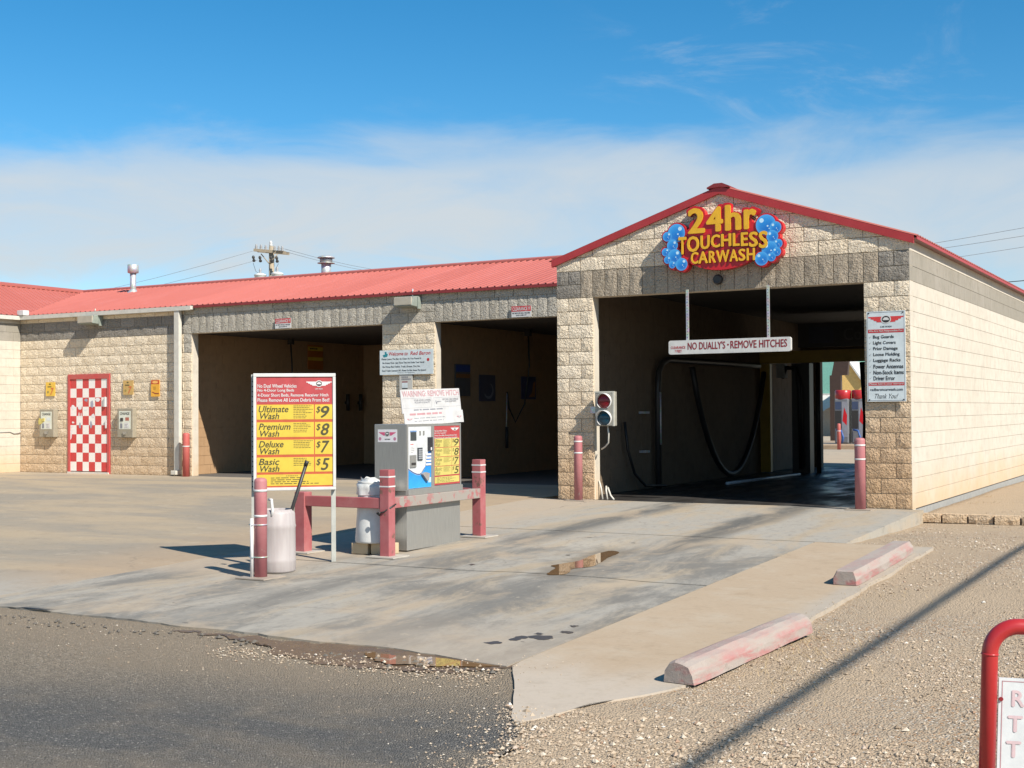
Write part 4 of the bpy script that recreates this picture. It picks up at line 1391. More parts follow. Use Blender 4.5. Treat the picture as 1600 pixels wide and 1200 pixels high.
# menu on the right half
MY0, MY1 = -.005, KY1 - .025
mw_ = MY1 - MY0
men = obj('menu_panel', MB().box(0, mw_, -.008, 0, TZ0 + .01, 1.185), REDB, kio, (cabx + .0, MY0, 0), (0, 0, R(90)))
mt_, mb_ = 1.185, TZ0 + .01
MH = mt_ - mb_
for k, (nm_, pr_, nl_) in enumerate((('Ultimate', '9', 8), ('Premium', '8', 6), ('Deluxe', '7', 5), ('Basic', '5', 5))):
    f0 = .215 + k * .158
    zt_, zb_k = mt_ - MH * f0, mt_ - MH * (f0 + .148)
    plate(men, 'price_row', .012, mw_ * .68, zb_k, zt_, -.0085, YELP, .001)
    plate(men, 'price_cell', mw_ * .69, mw_ - .012, zb_k, zt_, -.0085, YELP, .001)
    text(men, nm_, .02, zb_k + .052, .16, zt_ - .006, -.0098, INKO, .0, .25)
    text(men, 'Wash', .025, zb_k + .006, .12, zb_k + .044, -.0098, INKO, .0, .25)
    text(men, '$', mw_ * .71, zb_k + .045, mw_ * .71 + .035, zt_ - .01, -.0098, INKO, .0, .2)
    text(men, pr_, mw_ * .71 + .036, zb_k + .008, mw_ - .018, zt_ - .008, -.0098, INKO, .01, .2)
    print_lines(men, nl_, .19, mw_ * .66, zt_ - .004, zt_ - .004 - .0115 * nl_, -.0098, INKO, 50 + k, .3)
plate(men, 'footer', .012, mw_ - .012, mb_ + .02, mb_ + .09, -.0085, YELP, .001)
print_lines(men, 4, .06, mw_ - .06, mb_ + .085, mb_ + .025, -.0098, INKO, 60, .3)
for k, (ln, wd) in enumerate((('No Dual Wheel Vehicles', .25), ('No 4-Door Long Beds', .235), ('4-Door Short Beds, Remove Receiver Hitch', .46), ('Please Remove All Loose Debris From Bed!', .465))):
    zz = mt_ - .055 - .026 * k
    text(men, ln, .012, zz - .009, .012 + wd, zz + .009, -.0088, PRINTW, .01)
wing_logo(men, mw_ - .10, mt_ - .038, .17, -.0088, PRINTW, INK, PRINTW, PRINTW)
# badge sticker on the cabinet's near side
stn = obj('badge_sticker', MB().box(.045, .295, KY0 - .0015, KY0 - .0002, 1.02, 1.155), M_plain('badge_white', (.72, .70, .70)), kio)
wing_logo(stn, .17, 1.108, .22, KY0 - .0022, M_plain('badge_pink', (.62, .10, .20)), INK, PRINTW, PRINTW)
text(stn, 'CAR WASH', .135, 1.045, .205, 1.057, KY0 - .0022, INK)
for cx_ in (.075, .265):
    obj('badge_dot', MB().disc(cx_, KY0 - .0022, 1.055, .018), M_plain('badge_dot', (.5, .2, .3)), stn)

# warning sign above the pay station (faces the lane, leaning back a little)
wsg = thing('warning_sign', 'sun-faded white warning sign standing on top of the pay station', 'sign', (1.31, -5.50, 1.21), R(90), rx=R(0), ry=R(-1.6))
wsg.rotation_euler = (R(-6), R(-1.5), R(90))
WB = M_plain('sunbleached_board', (.52, .51, .50), .5)
obj('upper_panel', MB().box(-.60, .595, -.004, .004, .125, .385), WB, wsg)
obj('lower_panel', MB().box(-.585, .61, -.012, -.0045, -.005, .135), WB, wsg)
obj('support', MB().box(-.5, -.46, .005, .03, .0, .30).box(.46, .5, .005, .03, 0, .30), STEEL, wsg)
text(wsg, 'WARNING: REMOVE HITCH', -.575, .305, .575, .37, -.0048, PINKI, .014)
gl = MB()
for xx0, xx1 in ((-.575, -.02), (.04, .575)):
    for zz0, zz1 in ((.182, .184), (.286, .288)):
        gl.quad((xx0, -.0046, zz0), (xx1, -.0046, zz0), (xx1, -.0046, zz1), (xx0, -.0046, zz1))
    gl.quad((xx0, -.0046, .182), (xx0 + .002, -.0046, .182), (xx0 + .002, -.0046, .288), (xx0, -.0046, .288))
    gl.quad((xx1, -.0046, .182), (xx1 + .002, -.0046, .182), (xx1 + .002, -.0046, .288), (xx1, -.0046, .288))
obj('printed_box', gl, GREYI, wsg)
text(wsg, 'YOUR HOOK LOWERS', -.36, .254, -.03, .275, -.0048, GREYI, .008)
text(wsg, 'PICKUPS & QUALITY', -.345, .228, -.045, .249, -.0048, GREYI, .008)
text(wsg, 'HITCHES CAN DAMAGE', .215, .254, .555, .275, -.0048, GREYI, .008)
text(wsg, 'OUR EQUIPMENT', .265, .228, .505, .249, -.0048, GREYI, .008)
obj('hitch_picture', MB().poly([(.07, -.0048, .25), (.085, -.0048, .262), (.082, -.0048, .235), (.10, -.0048, .237), (.19, -.0048, .241), (.19, -.0048, .247), (.105, -.0048, .246), (.096, -.0048, .215), (.08, -.0048, .215)]), GREYI, wsg)
print_lines(wsg, 1, -.38, .42, .172, .148, -.0048, GREYI, 71, .55)
print_lines(wsg, 1, -.48, .54, .128, .098, -.0128, PINKI, 72, .7)
print_lines(wsg, 2, -.40, .46, .085, .02, -.0128, GREYI, 73, .22)
for cx_ in (-.49, .52):
    wing_logo(wsg, cx_, .06, .11, -.0128, PINKI, GREYI, PRINTW, PRINTW)

# ------------------------------------------------------------------ litter bin with a bag, on wooden blocks
zt0 = g(-6.3)
t = thing('litter_bin', 'white tapered litter bin behind the guard rail, bag folded over the rim', 'bin', (1.135, -6.385, zt0 + .12))
obj('bin_body', MB().lathe([(.205, 0), (.21, .02), (.20, .16), (.182, .42), (.176, .62), (.184, .64), (.165, .64), (.165, .55)], 32), M_plain('bin_white', (.62, .62, .605), .5), t)
bagb = MB()
seg = 40
for k in range(6):
    f = k / 5
    for a in range(seg):
        an = 2 * math.pi * a / seg
        wv = mnoise.noise(Vector((math.cos(an) * 2.2, math.sin(an) * 2.2, f * 1.5)))
        r_ = .192 + .016 * wv + .008 * math.sin(an * 9 + f * 2) * (1 - f) + (.0 if f < .8 else -.05)
        bagb.v.append((r_ * math.cos(an), r_ * math.sin(an), .50 + .16 * f + .025 * wv * f + .02 * math.cos(an + 2.2) * f))
for k in range(5):
    for a in range(seg):
        b_ = (a + 1) % seg
        bagb.f.append((k * seg + a, k * seg + b_, (k + 1) * seg + b_, (k + 1) * seg + a)); bagb.sm.append(True)
obj('bag', bagb, M_plain('bag_white', (.62, .62, .60), .35), t)
for k, (x_, y_, wd) in enumerate(((1.03, -6.42, .10), (1.27, -6.40, .10))):
    tag(obj('wooden_block', MB().box(-wd, wd, -.11, .11, 0, .115), M_plain('raw_wood', (.52, .40, .25)), None, (x_, y_, zt0 - .0), (0, 0, R(4 - 9 * k)), bevel=.006),
        ('pale wooden block under the left side of the litter bin', 'pale wooden block beside the pay station foot')[k], 'wood block', 'blocks under the litter bin')

# ------------------------------------------------------------------ gable sign
gs = thing('gable_sign', 'red and gold sign with blue bubbles high on the gable', 'sign', (0, 0, 0))
yb0, yf0 = -.035, -.15
back = MB()
off = 0
def blob(cx, cz, rx, rz, seg=40):
    global off
    off += .0007
    back.discbox(cx, yf0 - off, yb0, cz, rx, seg, rz)
blob(2.70, 3.66, .60, .335, 56)
blob(2.72, 3.85, .56, .20, 48)
blob(2.70, 3.98, .47, .16, 40)
BUB = [(2.038, 3.892, .133), (1.895, 3.851, .07), (1.975, 3.718, .085), (1.869, 3.627, .06), (2.008, 3.557, .105), (1.898, 3.513, .055), (1.972, 3.438, .053), (2.115, 3.436, .091),
       (3.372, 3.911, .144), (3.51, 3.864, .085), (3.465, 3.745, .085), (3.545, 3.638, .064), (3.425, 3.563, .115), (3.525, 3.526, .062), (3.449, 3.458, .062), (3.309, 3.442, .096)]
for cx_, cz_, r_ in BUB:
    blob(cx_, cz_, r_ + .022, r_ + .022, 28)
obj('backing', back, SIGNR, gs)
LET = {'2': (2.216, 3.863, 2.477, 4.229), '4': (2.495, 3.868, 2.748, 4.225), 'h': (2.777, 3.867, 3.015, 4.235), 'r': (3.053, 3.867, 3.239, 4.151)}
TCH = [('T', 2.07, 2.192), ('O', 2.200, 2.390), ('U', 2.407, 2.546), ('C', 2.563, 2.703), ('H', 2.716, 2.868), ('L', 2.890, 2.992), ('E', 3.010, 3.114), ('S', 3.127, 3.258), ('S', 3.270, 3.401)]
TZ = [3.575, 3.600, 3.628, 3.640, 3.646, 3.642, 3.634, 3.612, 3.585]
CWH = [('C', 2.258, 2.372), ('A', 2.372, 2.515), ('R', 2.531, 2.637), ('W', 2.640, 2.838), ('A', 2.838, 2.965), ('S', 2.972, 3.075), ('H', 3.092, 3.212)]
ydx = 0
for ch, (x0, z0, x1, z1) in LET.items():
    text(gs, ch, x0, z0, x1, z1, yb0, SIGNR, .035, depth=.118 + ydx, name='letter_backing', grow=.034); ydx += .0009
    text(gs, ch, x0, z0, x1, z1, yf0 - .013, SIGNY, .034, depth=.012, name='letter')
EDGE = M_plain('sign_edge_maroon', (.12, .006, .01), .45)
for (ch, x0, x1), z0 in zip(TCH, TZ):
    text(gs, ch, x0, z0, x1, 3.828, yf0 - .0145, EDGE, .032, name='letter_edge', grow=.012)
    text(gs, ch, x0, z0, x1, 3.828, yf0 - .017, SIGNY, .032, depth=.012, name='letter')
for ch, x0, x1 in CWH:
    text(gs, ch, x0, 3.427, x1, 3.600, yf0 - .0148, EDGE, .03, name='letter_edge', grow=.008)
    text(gs, ch, x0, 3.427, x1, 3.600, yf0 - .017, SIGNY, .03, depth=.010, name='letter')
tb_ = MT('bubble_blue')
oc = tb_.objco()
ln_ = tb_.n('ShaderNodeVectorMath', operation='LENGTH'); tb_.set(ln_.inputs[0], oc)
rad = tb_.ramp(ln_.outputs['Value'], .2, 1., smooth=False)
lx = tb_.xyz(oc)
gl_ = tb_.ramp(tb_.math('ADD', lx['Z'], tb_.math('MULTIPLY', lx['X'], -.4)), -1., 1.)
BUBM = tb_.out(tb_.mix(tb_.math('MULTIPLY', tb_.math('POWER', rad, 3.), .9), tb_.mix(gl_, (.005, .12, .50), (.03, .30, .72)), (.10, .42, .80)), .3)
ub = MB().disc(0, 0, 0, 1.0, 36).mesh('bubble'); ub.materials.append(BUBM)
hl = M_plain('bubble_highlight', (.55, .78, .92), .3)
for k, (cx_, cz_, r_) in enumerate(BUB):
    o = obj('bubble', ub, None, gs, (cx_, yf0 - .0165 - .0006 * (k % 8), cz_))
    o.scale = (r_, 1, r_)
    sg = 1 if cx_ < 2.7 else -1
    hb = MB().disc(sg * .42, -.0003, .45, .22, 18).disc(.18, -.0003, -.12, .09, 12).disc(.34, -.0003, -.38, .06, 10)
    obj('highlight', hb, hl, o)
obj('spacer', MB().box(2.3, 2.34, -.034, -.002, 3.5, 3.54).box(3.1, 3.14, -.034, -.002, 3.5, 3.54).box(2.7, 2.74, -.034, -.002, 4.0, 4.04), DARK, gs)

# small round lamp under the sign
t = thing('round_lamp', 'small dark round lamp below the gable sign', 'light', (2.613, 0, 3.2))
b = MB().lathe([(.07, 0), (.075, .03), (.062, .06), (.055, .075), (.04, .06)], 20)
obj('housing', b, DARK, t, (0, -.005, 0), (R(90), 0, 0))
obj('mount', MB().box(-.05, .05, -.012, .03, -.05, .05), DARK, t)

# ------------------------------------------------------------------ hanging bar
hb_ = thing('clearance_bar', 'white bar sign hanging on two rods in the wide doorway', 'sign', (0, -.06, 0))
bx0, bx1, bz0, bz1 = 1.87, 3.685, 2.145, 2.345
pts = []
for cx_, cz_, a0 in ((bx1 - .03, bz0 + .03, -90), (bx1 - .03, bz1 - .03, 0), (bx0 + .03, bz1 - .03, 90), (bx0 + .03, bz0 + .03, 180)):
    for k in range(5):
        an = R(a0 + 90 * k / 4)
        pts.append((cx_ + .03 * math.cos(an), cz_ + .03 * math.sin(an)))
obj('bar', MB().prism(pts, -.03, .03), WHITE, hb_)
text(hb_, "NO DUALLY'S", 2.165, 2.205, 2.735, 2.315, -.0315, MAROON, .022)
obj('dot', MB().disc(2.775, -.0315, 2.262, .014), MAROON, hb_)
text(hb_, 'REMOVE HITCHES', 2.81, 2.205, 3.635, 2.315, -.0315, MAROON, .022)
text(hb_, 'CLEARANCE', 1.905, 2.225, 2.13, 2.262, -.0315, REDI, .016)
text(hb_, '7 FEET', 1.965, 2.172, 2.075, 2.21, -.0315, REDI, .016)
for x_ in (2.155, 3.36):
    rd = MB().box(x_ - .018, x_ + .018, -.012, .012, bz1 - .01, 15 * m + .03)
    rd_ = obj('hanger', rd, GALV, hb_)
    hh = MB()
    for k in range(16):
        hh.discbox(x_, -.0135, -.0125, bz1 + .04 + .042 * k, .006, 8)
    obj('hanger_hole', hh, DARK, rd_)

# ------------------------------------------------------------------ sign on the right pillar
rs = thing('notice_board', 'tall pale notice with a checklist on the right pillar of the bay', 'sign', (4.98, -.05, 0))
rx0, rx1, rz0, rz1 = -.258, .252, 1.435, 2.645
obj('panel', MB().box(rx0, rx1, -.004, .012, rz0, rz1), PALE, rs)
eb = MB()
for a, b_, c_, d_ in ((rx0 + .012, rx1 - .012, rz0 + .012, rz0 + .018), (rx0 + .012, rx1 - .012, rz1 - .018, rz1 - .012), (rx0 + .012, rx0 + .016, rz0 + .012, rz1 - .012), (rx1 - .016, rx1 - .012, rz0 + .012, rz1 - .012)):
    eb.quad((a, -.0052, c_), (b_, -.0052, c_), (b_, -.0052, d_), (a, -.0052, d_))
obj('border', eb, GREYI, rs)
bo = MB()
for a in (rx0 + .03, rx1 - .03):
    for c_ in (rz0 + .025, rz1 - .025):
        bo.discbox(a, -.010, -.004, c_, .009, 10)
obj('bolt', bo, DARK, rs)
wing_logo(rs, .0, 2.535, .47, -.0055, M_plain('logo_red', (.60, .05, .05)), INK, PRINTW, PRINTW)
text(rs, 'CAR WASH', -.075, 2.425, .075, 2.448, -.0055, INK, .01)
plate(rs, 'red_strip', rx0 + .02, rx1 - .02, 2.355, 2.402, -.0042, REDI, .001)
text(rs, 'We Are Not Responsible For:', rx0 + .03, 2.362, rx1 - .03, 2.394, -.0058, PRINTW, .012)
for k, ln in enumerate(('Bug Guards', 'Light Covers', 'Prior Damage', 'Loose Molding', 'Luggage Racks', 'Power Antennas', 'Non-Stock Items', 'Driver Error')):
    zz = 2.30 - k * .0785
    wd = (.275, .30, .325, .35, .36, .395, .40, .285)[k]
    text(rs, ln, rx0 + .085, zz - .032, rx0 + .085 + wd, zz + .024, -.0055, INK, .022)
    obj('tick', MB().poly([(rx0 + .03, -.0055, zz), (rx0 + .04, -.0055, zz - .016), (rx0 + .065, -.0055, zz + .02), (rx0 + .041, -.0055, zz - .005)]), GREYI, rs)
plate(rs, 'red_strip', rx0 + .02, rx1 - .02, 1.648, 1.690, -.0042, REDI, .001)
text(rs, 'Please fold in your mirrors!', rx0 + .03, 1.653, rx1 - .03, 1.684, -.0058, PRINTW, .012)
text(rs, 'redbaroncarwash.com', rx0 + .04, 1.578, rx1 - .04, 1.615, -.0055, INK, .008)
text(rs, 'Thank You!', rx0 + .10, 1.475, rx1 - .10, 1.54, -.0055, INK, .0, .45)

# ------------------------------------------------------------------ traffic light
tl = thing('traffic_light', 'two-lamp red and green signal box at the left side of the doorway', 'traffic light', (.865, -.03, 0))
obj('housing', MB().box(-.155, .155, -.13, -.02, 1.11, 1.62), M_plain('signal_beige', (.30, .285, .24), .5), tl, bevel=.01)
obj('lid_edge', MB().box(-.160, .160, -.134, -.11, 1.605, 1.625).box(.135, .160, -.134, -.11, 1.11, 1.604), M_plain('signal_edge', (.5, .48, .41)), tl)
for cz_, mt_c, nm_ in ((1.48, M_plain('red_lens', (.16, .004, .012), .12), 'red_lens'), (1.225, M_plain('green_lens', (.006, .045, .075), .12), 'green_lens')):
    obj(nm_, MB().lathe([(.108, 0), (.10, .012), (.06, .024), (.01, .028)], 28), mt_c, tl, (0, -.133, cz_), (R(90), 0, 0))
    hood = MB()
    n_ = 26
    for k in range(n_ + 1):
        an = R(-60 + 300 * k / n_)
        dep_ = .03 + .06 * max(0, math.sin(an))
        for rr_, yy_ in ((.112, 0), (.112, -dep_), (.119, -dep_), (.119, 0)):
            hood.v.append((rr_ * math.cos(an), yy_, rr_ * math.sin(an)))
    for k in range(n_):
        for q in range(3):
            a = k * 4 + q
            hood.f.append((a, a + 1, a + 5, a + 4)); hood.sm.append(True)
    obj('visor', hood, WHITEP, tl, (0, -.13, cz_))
obj('bracket', MB().box(-.262, -.17, -.06, -.02, 1.3, 1.4), GALV, tl)
obj('cable', MB().tube([(.02, -.06, 1.11), (.03, -.05, .98), (.01, -.02, .86), (-.06, .02, .80), (-.16, .1, .76)], .012, 8), CREAMP, tl)
cnd = thing('conduit_pipes', 'loose white conduit stubs at the foot of the left door jamb', 'pipe', (.75, .12, 0))
for pts_ in (((-.06, .0, .0), (-.09, .02, .16), (-.125, .02, .28)), ((.02, 0, 0), (-.01, .02, .14), (-.02, .05, .2)), ((.12, .02, .0), (.05, .05, .06), (.0, .06, .18))):
    obj('conduit', MB().tube(pts_, .014, 8), CREAMP, cnd)

# ------------------------------------------------------------------ signs on the self-service building
ws = thing('welcome_sign', 'pale welcome sign with red heading on the pillar between the bays', 'sign', (-4.905, Y0 - .05, 0))
obj('panel', MB().box(-.615, .615, -.004, .014, 2.06, 2.535), PALE, ws)
text(ws, 'Welcome to', -.40, 2.43, .04, 2.50, -.0055, REDI, .012, .2)
text(ws, 'Red Baron', .10, 2.43, .56, 2.50, -.0055, REDI, .012, .2)
obj('car_picture', MB().poly([(-.55, -.0055, 2.44), (-.52, -.0055, 2.40), (-.44, -.0055, 2.41), (-.42, -.0055, 2.46), (-.45, -.0055, 2.47), (-.46, -.0055, 2.51), (-.50, -.0055, 2.50), (-.49, -.0055, 2.46)]), TEAL, ws)
for k, (ln, wd, dx) in enumerate((('Please Leave The Bay As Clean As You Found It', .92, .0), ('No Greasy Parts - Just Those That Are Under Your Hood!', .97, .02), ('No Pickup Bed Debris, Trash, Grease, Dirt, Etc.', .88, .02), ("Don't Trailer Livestock Off - Please Do Not Abuse The System!", 1.02, .01))):
    zz = 2.36 - k * .075
    text(ws, ln, -.57 + dx, zz - .022, -.57 + dx + wd, zz + .022, -.0055, INK, .006)
text(ws, 'Thank You, The Management', -.20, 2.085, .20, 2.105, -.0055, GREYI, .004)
obj('red_mark', MB().disc(.505, -.0055, 2.335, .03), REDI, ws)
t = thing('grey_notice', 'small weathered grey notice below the welcome sign', 'sign', (-4.90, Y0 - .04, 0))
obj('panel', MB().box(-.17, .13, -.003, .008, 1.72, 2.05), M_plain('weathered_grey', (.50, .485, .44)), t)
print_lines(t, 2, -.12, .12, 2.03, 1.95, -.0045, GREYI, 91, .6)
plate(t, 'red_bar', -.11, .02, 1.905, 1.925, -.0032, MAROON, .001)
plate(t, 'card', -.11, .02, 1.80, 1.903, -.0032, PALE, .001)
plate(t, 'dark_bar', -.11, .02, 1.78, 1.798, -.0032, INK, .001)
def clearance(label, x):
    t = thing('clearance_sign', label, 'sign', (x, Y0 - .04, 0), group='clearance signs on the bay lintels')
    obj('panel', MB().box(-.205, .205, -.003, .01, 3.062, 3.265), PRINTW, t)
    plate(t, 'red_header', -.203, .203, 3.165, 3.263, -.0032, REDI, .001)
    text(t, "CLEARANCE 9'", -.185, 3.180, .185, 3.248, -.0048, PRINTW, .02)
    text(t, 'NO SEMI OR BULL HAULERS', -.185, 3.122, .185, 3.148, -.0042, INK, .006)
    text(t, 'OR RV OVER 9 FT', -.11, 3.082, .11, 3.108, -.0042, INK, .006)
clearance('red and white clearance sign on the left bay lintel', -7.93)
clearance('red and white clearance sign on the right bay lintel', -2.37)

def change_machine(label, x, peel):
    t = thing('change_machine', label, 'change machine', (x, Y0 - .015, 0), group='change machines beside the checkered door')
    mt_c = M_plain('machine_bronze', (.30, .265, .20), .45)
    obj('cabinet', MB().box(-.235, .235, -.11, .02, .815, 1.455), mt_c, t, bevel=.012)
    plate(t, 'face', -.175, .175, 1.0, 1.40, -.1105, M_plain('machine_face', (.66, .68, .58), .4), .003)
    text(t, 'CHANGE', -.145, 1.315, .145, 1.375, -.1145, INK, .02)
    plate(t, 'bill_acceptor', -.125, -.05, 1.18, 1.25, -.114, DARK if not peel else YELP, .012)
    plate(t, 'label_card', .02, .13, 1.19, 1.26, -.114, M_plain('label_red', (.42, .13, .09)) if not peel else PALE, .002)
    plate(t, 'instruction_card', -.02, .13, 1.02, 1.14, -.114, PRINTW, .002)
    print_lines(t, 3, .0, .12, 1.12, 1.03, -.1165, INK, 7, .25)
    plate(t, 'side_card', -.14, -.07, 1.02, 1.13, -.114, GREYI, .002)
    obj('coin_cup', MB().prism([(-.05, .945), (-.035, .885), (.035, .885), (.05, .945)], -.135, -.111), STEEL, t)
    if peel:
        obj('peeling_sticker', MB().poly([(-.25, -.117, 1.10), (-.16, -.117, 1.12), (-.06, -.119, 1.18), (-.10, -.118, 1.22), (-.22, -.117, 1.26), (-.26, -.117, 1.2)]), YELP, t)
change_machine('change machine with a peeling yellow sticker, left of the checkered door', -14.78, True)
change_machine('clean bronze change machine between checkered door and downspout', -12.30, False)
def seven_sign(label, x, faded):
    t = thing('price_sticker', label, 'sign', (x, Y0 - .035, 0), group='yellow number signs beside the door')
    obj('panel', MB().box(-.15, .15, -.003, .008, 1.76, 2.075), M_plain('faded_yellow_card' if faded else 'yellow_card', (.56, .36, .12) if faded else (.74, .47, .06)), t)
    text(t, '7', .0, 1.785, .11, 1.945, -.0045, M_plain('seven_red', (.60, .14, .04)), .03, .2)
    print_lines(t, 1, -.09, .10, 1.985, 1.955, -.0045, INKO, 3, .8)
    print_lines(t, 1, -.04, .04, 2.05, 2.01, -.0045, INKO, 4, .7)
    obj('badge', MB().disc(-.08, -.0045, 1.85, .03), M_plain('olive_badge', (.30, .24, .06)), t)
seven_sign('bright yellow number sign left of the checkered door', -14.75, False)
seven_sign('faded brownish number sign right of the checkered door', -12.29, True)
t = thing('orange_notice', 'orange notice with dark bands next to the downspout', 'sign', (-11.48, Y0 - .035, 0))
obj('panel', MB().box(-.125, .125, -.003, .008, 1.71, 2.07), M_plain('orange_card', (.80, .40, .04)), t)
plate(t, 'header', -.12, .12, 1.98, 2.065, -.0032, M_plain('orange_red', (.52, .07, .02)), .001)
obj('header_oval', MB().disc(0, -.0048, 2.022, .085, 20, .028), M_plain('oval_orange', (.85, .45, .12)), t)
print_lines(t, 4, -.06, .06, 1.93, 1.85, -.0045, INKO, 8, .3)
obj('dark_swoosh', MB().poly([(-.10, -.0045, 1.80), (.0, -.0045, 1.765), (.11, -.0045, 1.765), (.11, -.0045, 1.785), (.01, -.0045, 1.785), (-.08, -.0045, 1.815)]), MAROON, t)

# signs and gear inside the self-service bays
t = thing('bay_rules_sign', 'dim orange rules sign on the inner wall of the left bay', 'sign', (-10.855, 7.95, 0), R(90))
obj('panel', MB().box(-.30, .30, -.012, .0, 2.40, 3.0), M_plain('dim_orange', (.40, .12, .02)), t)
plate(t, 'yellow_band', -.29, .29, 2.86, 2.96, -.0125, YELL, .001)
plate(t, 'yellow_band', -.29, .29, 2.62, 2.70, -.0125, YELL, .001)
print_lines(t, 1, -.22, .22, 2.93, 2.89, -.0142, INK, 21, .8)
def hook(label, y_):
    t = thing('brush_holder', label, 'holder', (-10.86, y_, 1.5), R(90), 'holders on the left bay wall')
    obj('sleeve', MB().tube([(0, -.07, -.12), (0, -.07, .3)], .05, 10), DARK, t)
    obj('clip', MB().box(-.03, .03, -.05, .01, .05, .12), DARK, t)
hook('nearer dark brush holder on the left bay wall', 9.2)
hook('farther dark brush holder on the left bay wall', 9.75)
t = thing('bay_poster', 'dim poster with a pale crescent on the right bay wall', 'poster', (-4.665, 5.8, 0), R(90))
obj('panel', MB().box(-.33, .33, -.01, .0, 1.55, 2.1), M_plain('poster_dark', (.07, .07, .10)), t)
cres = []
for k in range(15):
    an = R(-150 + 210 * k / 14); cres.append((.05 + .2 * math.cos(an), 1.77 + .17 * math.sin(an)))
for k in range(15):
    an = R(60 - 210 * k / 14); cres.append((.03 + .165 * math.cos(an), 1.79 + .14 * math.sin(an)))
obj('crescent', MB().poly([(a, -.0115, z) for a, z in cres]), GREYI, t)
t = thing('bay_poster', 'dim multicoloured poster deep on the right bay wall', 'poster', (-4.665, 7.6, 0), R(90))
obj('panel', MB().box(-.33, .33, -.01, .0, 1.6, 2.1), M_plain('poster_blue', (.05, .06, .14)), t)
obj('picture', MB().poly([(.0, -.0115, 1.65), (.28, -.0115, 1.65), (.3, -.0115, 2.0), (.2, -.0115, 1.95), (.15, -.0115, 1.75)]), M_plain('poster_orange', (.35, .15, .05)), t)
t = thing('bay_selector', 'dim wash selector panel near the entrance of the right bay', 'panel', (-4.665, 4.8, 0), R(90))
obj('panel', MB().box(-.28, .28, -.03, .0, 1.65, 2.3), M_plain('selector_grey', (.10, .09, .085)), t)
plate(t, 'blue_header', -.27, .27, 2.14, 2.28, -.0305, M_plain('selector_blue', (.03, .06, .22)), .002)
plate(t, 'orange_strip', -.27, .27, 2.02, 2.1, -.0305, M_plain('selector_orange', (.25, .1, .03)), .002)

def bay_hose(label, x, y, grp='hose booms in the wash bays'):
    t = thing('hose_boom', label, 'hose', (x, y, 0), R(90), grp)
    obj('hanging_hose', MB().tube([(0, -.5, 2.95), (.05, -.5, 2.3), (.1, -.35, 1.5), (.05, -.15, 1.1), (-.1, -.08, 1.4), (-.15, -.06, 1.75)], .018, 8), BLACK, t)
    obj('wand', MB().tube([(-.15, -.06, 1.75), (-.2, -.06, .75)], .014, 8), GALV, t)
    obj('swivel', MB().box(-.05, .05, -.56, -.44, 2.94, 3.075), DARK, t)
    obj('wand_holder', MB().tube([(-.19, -.07, .55), (-.19, -.07, 1.0)], .035, 8), DARK, t)
bay_hose('dim hose and wand hanging in the left wash bay', -10.86, 6.4)
bay_hose('dim hose and wand hanging in the right wash bay', -4.67, 6.7)
# ------------------------------------------------------------------ gear inside the tunnel
t = thing('wash_arch', 'black pipe arch with hanging hose along the left tunnel wall', 'arch', (.0, 0, 0))
obj('arch_pipe', MB().tube([(.36, 3.05, .0), (.36, 3.05, 1.7), (.36, 3.1, 2.0), (.36, 3.25, 2.15), (.36, 3.5, 2.22), (.36, 6.5, 2.24), (.36, 8.4, 2.24)], .055, 10), DARK, t)
obj('steel_riser', MB().tube([(.43, 3.0, .75), (.43, 3.0, 1.65)], .018, 8), GALV, t)
hs_ = [(.5, 4.3 + 4.0 * k / 16, 2.1 - 2.0 * (1 - ((k - 8) / 8) ** 2) ** .9) for k in range(17)]
obj('hanging_hose', MB().tube(hs_, .055, 8), BLACK, t)
obj('wall_hose', MB().tube([(.3, 1.8, 1.15), (.33, 1.85, .7), (.36, 2.05, .3), (.4, 2.4, .08), (.5, 3.0, .05)], .025, 8), BLACK, t)
obj('wall_clip', MB().box(.2, .32, 2.6, 2.78, 1.28, 1.32).box(.2, .32, 2.6, 2.78, .62, .66), GALV, t)
t = thing('yellow_gantry', 'dull yellow post and cross beam inside the wash tunnel', 'gantry', (0, 9.0, 0))
YG = M_plain('gantry_yellow', (.34, .21, .02), .5)
obj('post', MB().box(.20, .42, -.06, .06, .02, 2.3), YG, t)
obj('beam', MB().box(.20, 4.85, -.07, .07, 2.31, 2.56), YG, t)
obj('nozzle_box', MB().box(.60, .78, -.2, .0, 2.0, 2.29), M_plain('nozzle_grey', (.25, .24, .22)), t)
obj('feed_hose', MB().tube([(.7, -.1, 2.0), (.8, -.15, 2.2), (1.0, -.15, 2.2), (1.08, -.15, 1.8), (1.1, -.15, .1)], .05, 8), BLACK, t)
obj('column', MB().box(.86, 1.24, .02, .3, 0, 2.30), DARK, t)
obj('thin_post', MB().tube([(1.40, .1, 0), (1.40, .1, 2.3)], .05, 8), DARK, t)
obj('far_post', MB().tube([(2.36, .1, 0), (2.40, .1, 1.2), (2.34, .1, 2.3)], .075, 8), BLACK, t)
t = thing('dark_overhead_sign', 'dark unlit sign panel hung above the yellow beam', 'sign', (1.8, 8.9, 0))
obj('panel', MB().box(-.75, 1.9, -.02, .02, 2.62, 3.12), M_plain('sign_black', (.035, .034, .034)), t)
plate(t, 'logo_square', -.52, .0, 2.70, 3.04, -.0205, M_plain('sign_navy', (.03, .035, .06)), .002)
text(t, 'Co', .20, 2.74, .58, 3.0, -.0225, M_plain('sign_dim_grey', (.07, .07, .07)), .02)
tag(obj('guide_rail', MB().tube([(1.10, 4.4, .03), (1.32, 8.0, .03)], .028, 10), M_plain('rail_pale', (.60, .66, .72), .3)), 'pale pipe guide rail lying along the wet tunnel floor', 'rail')
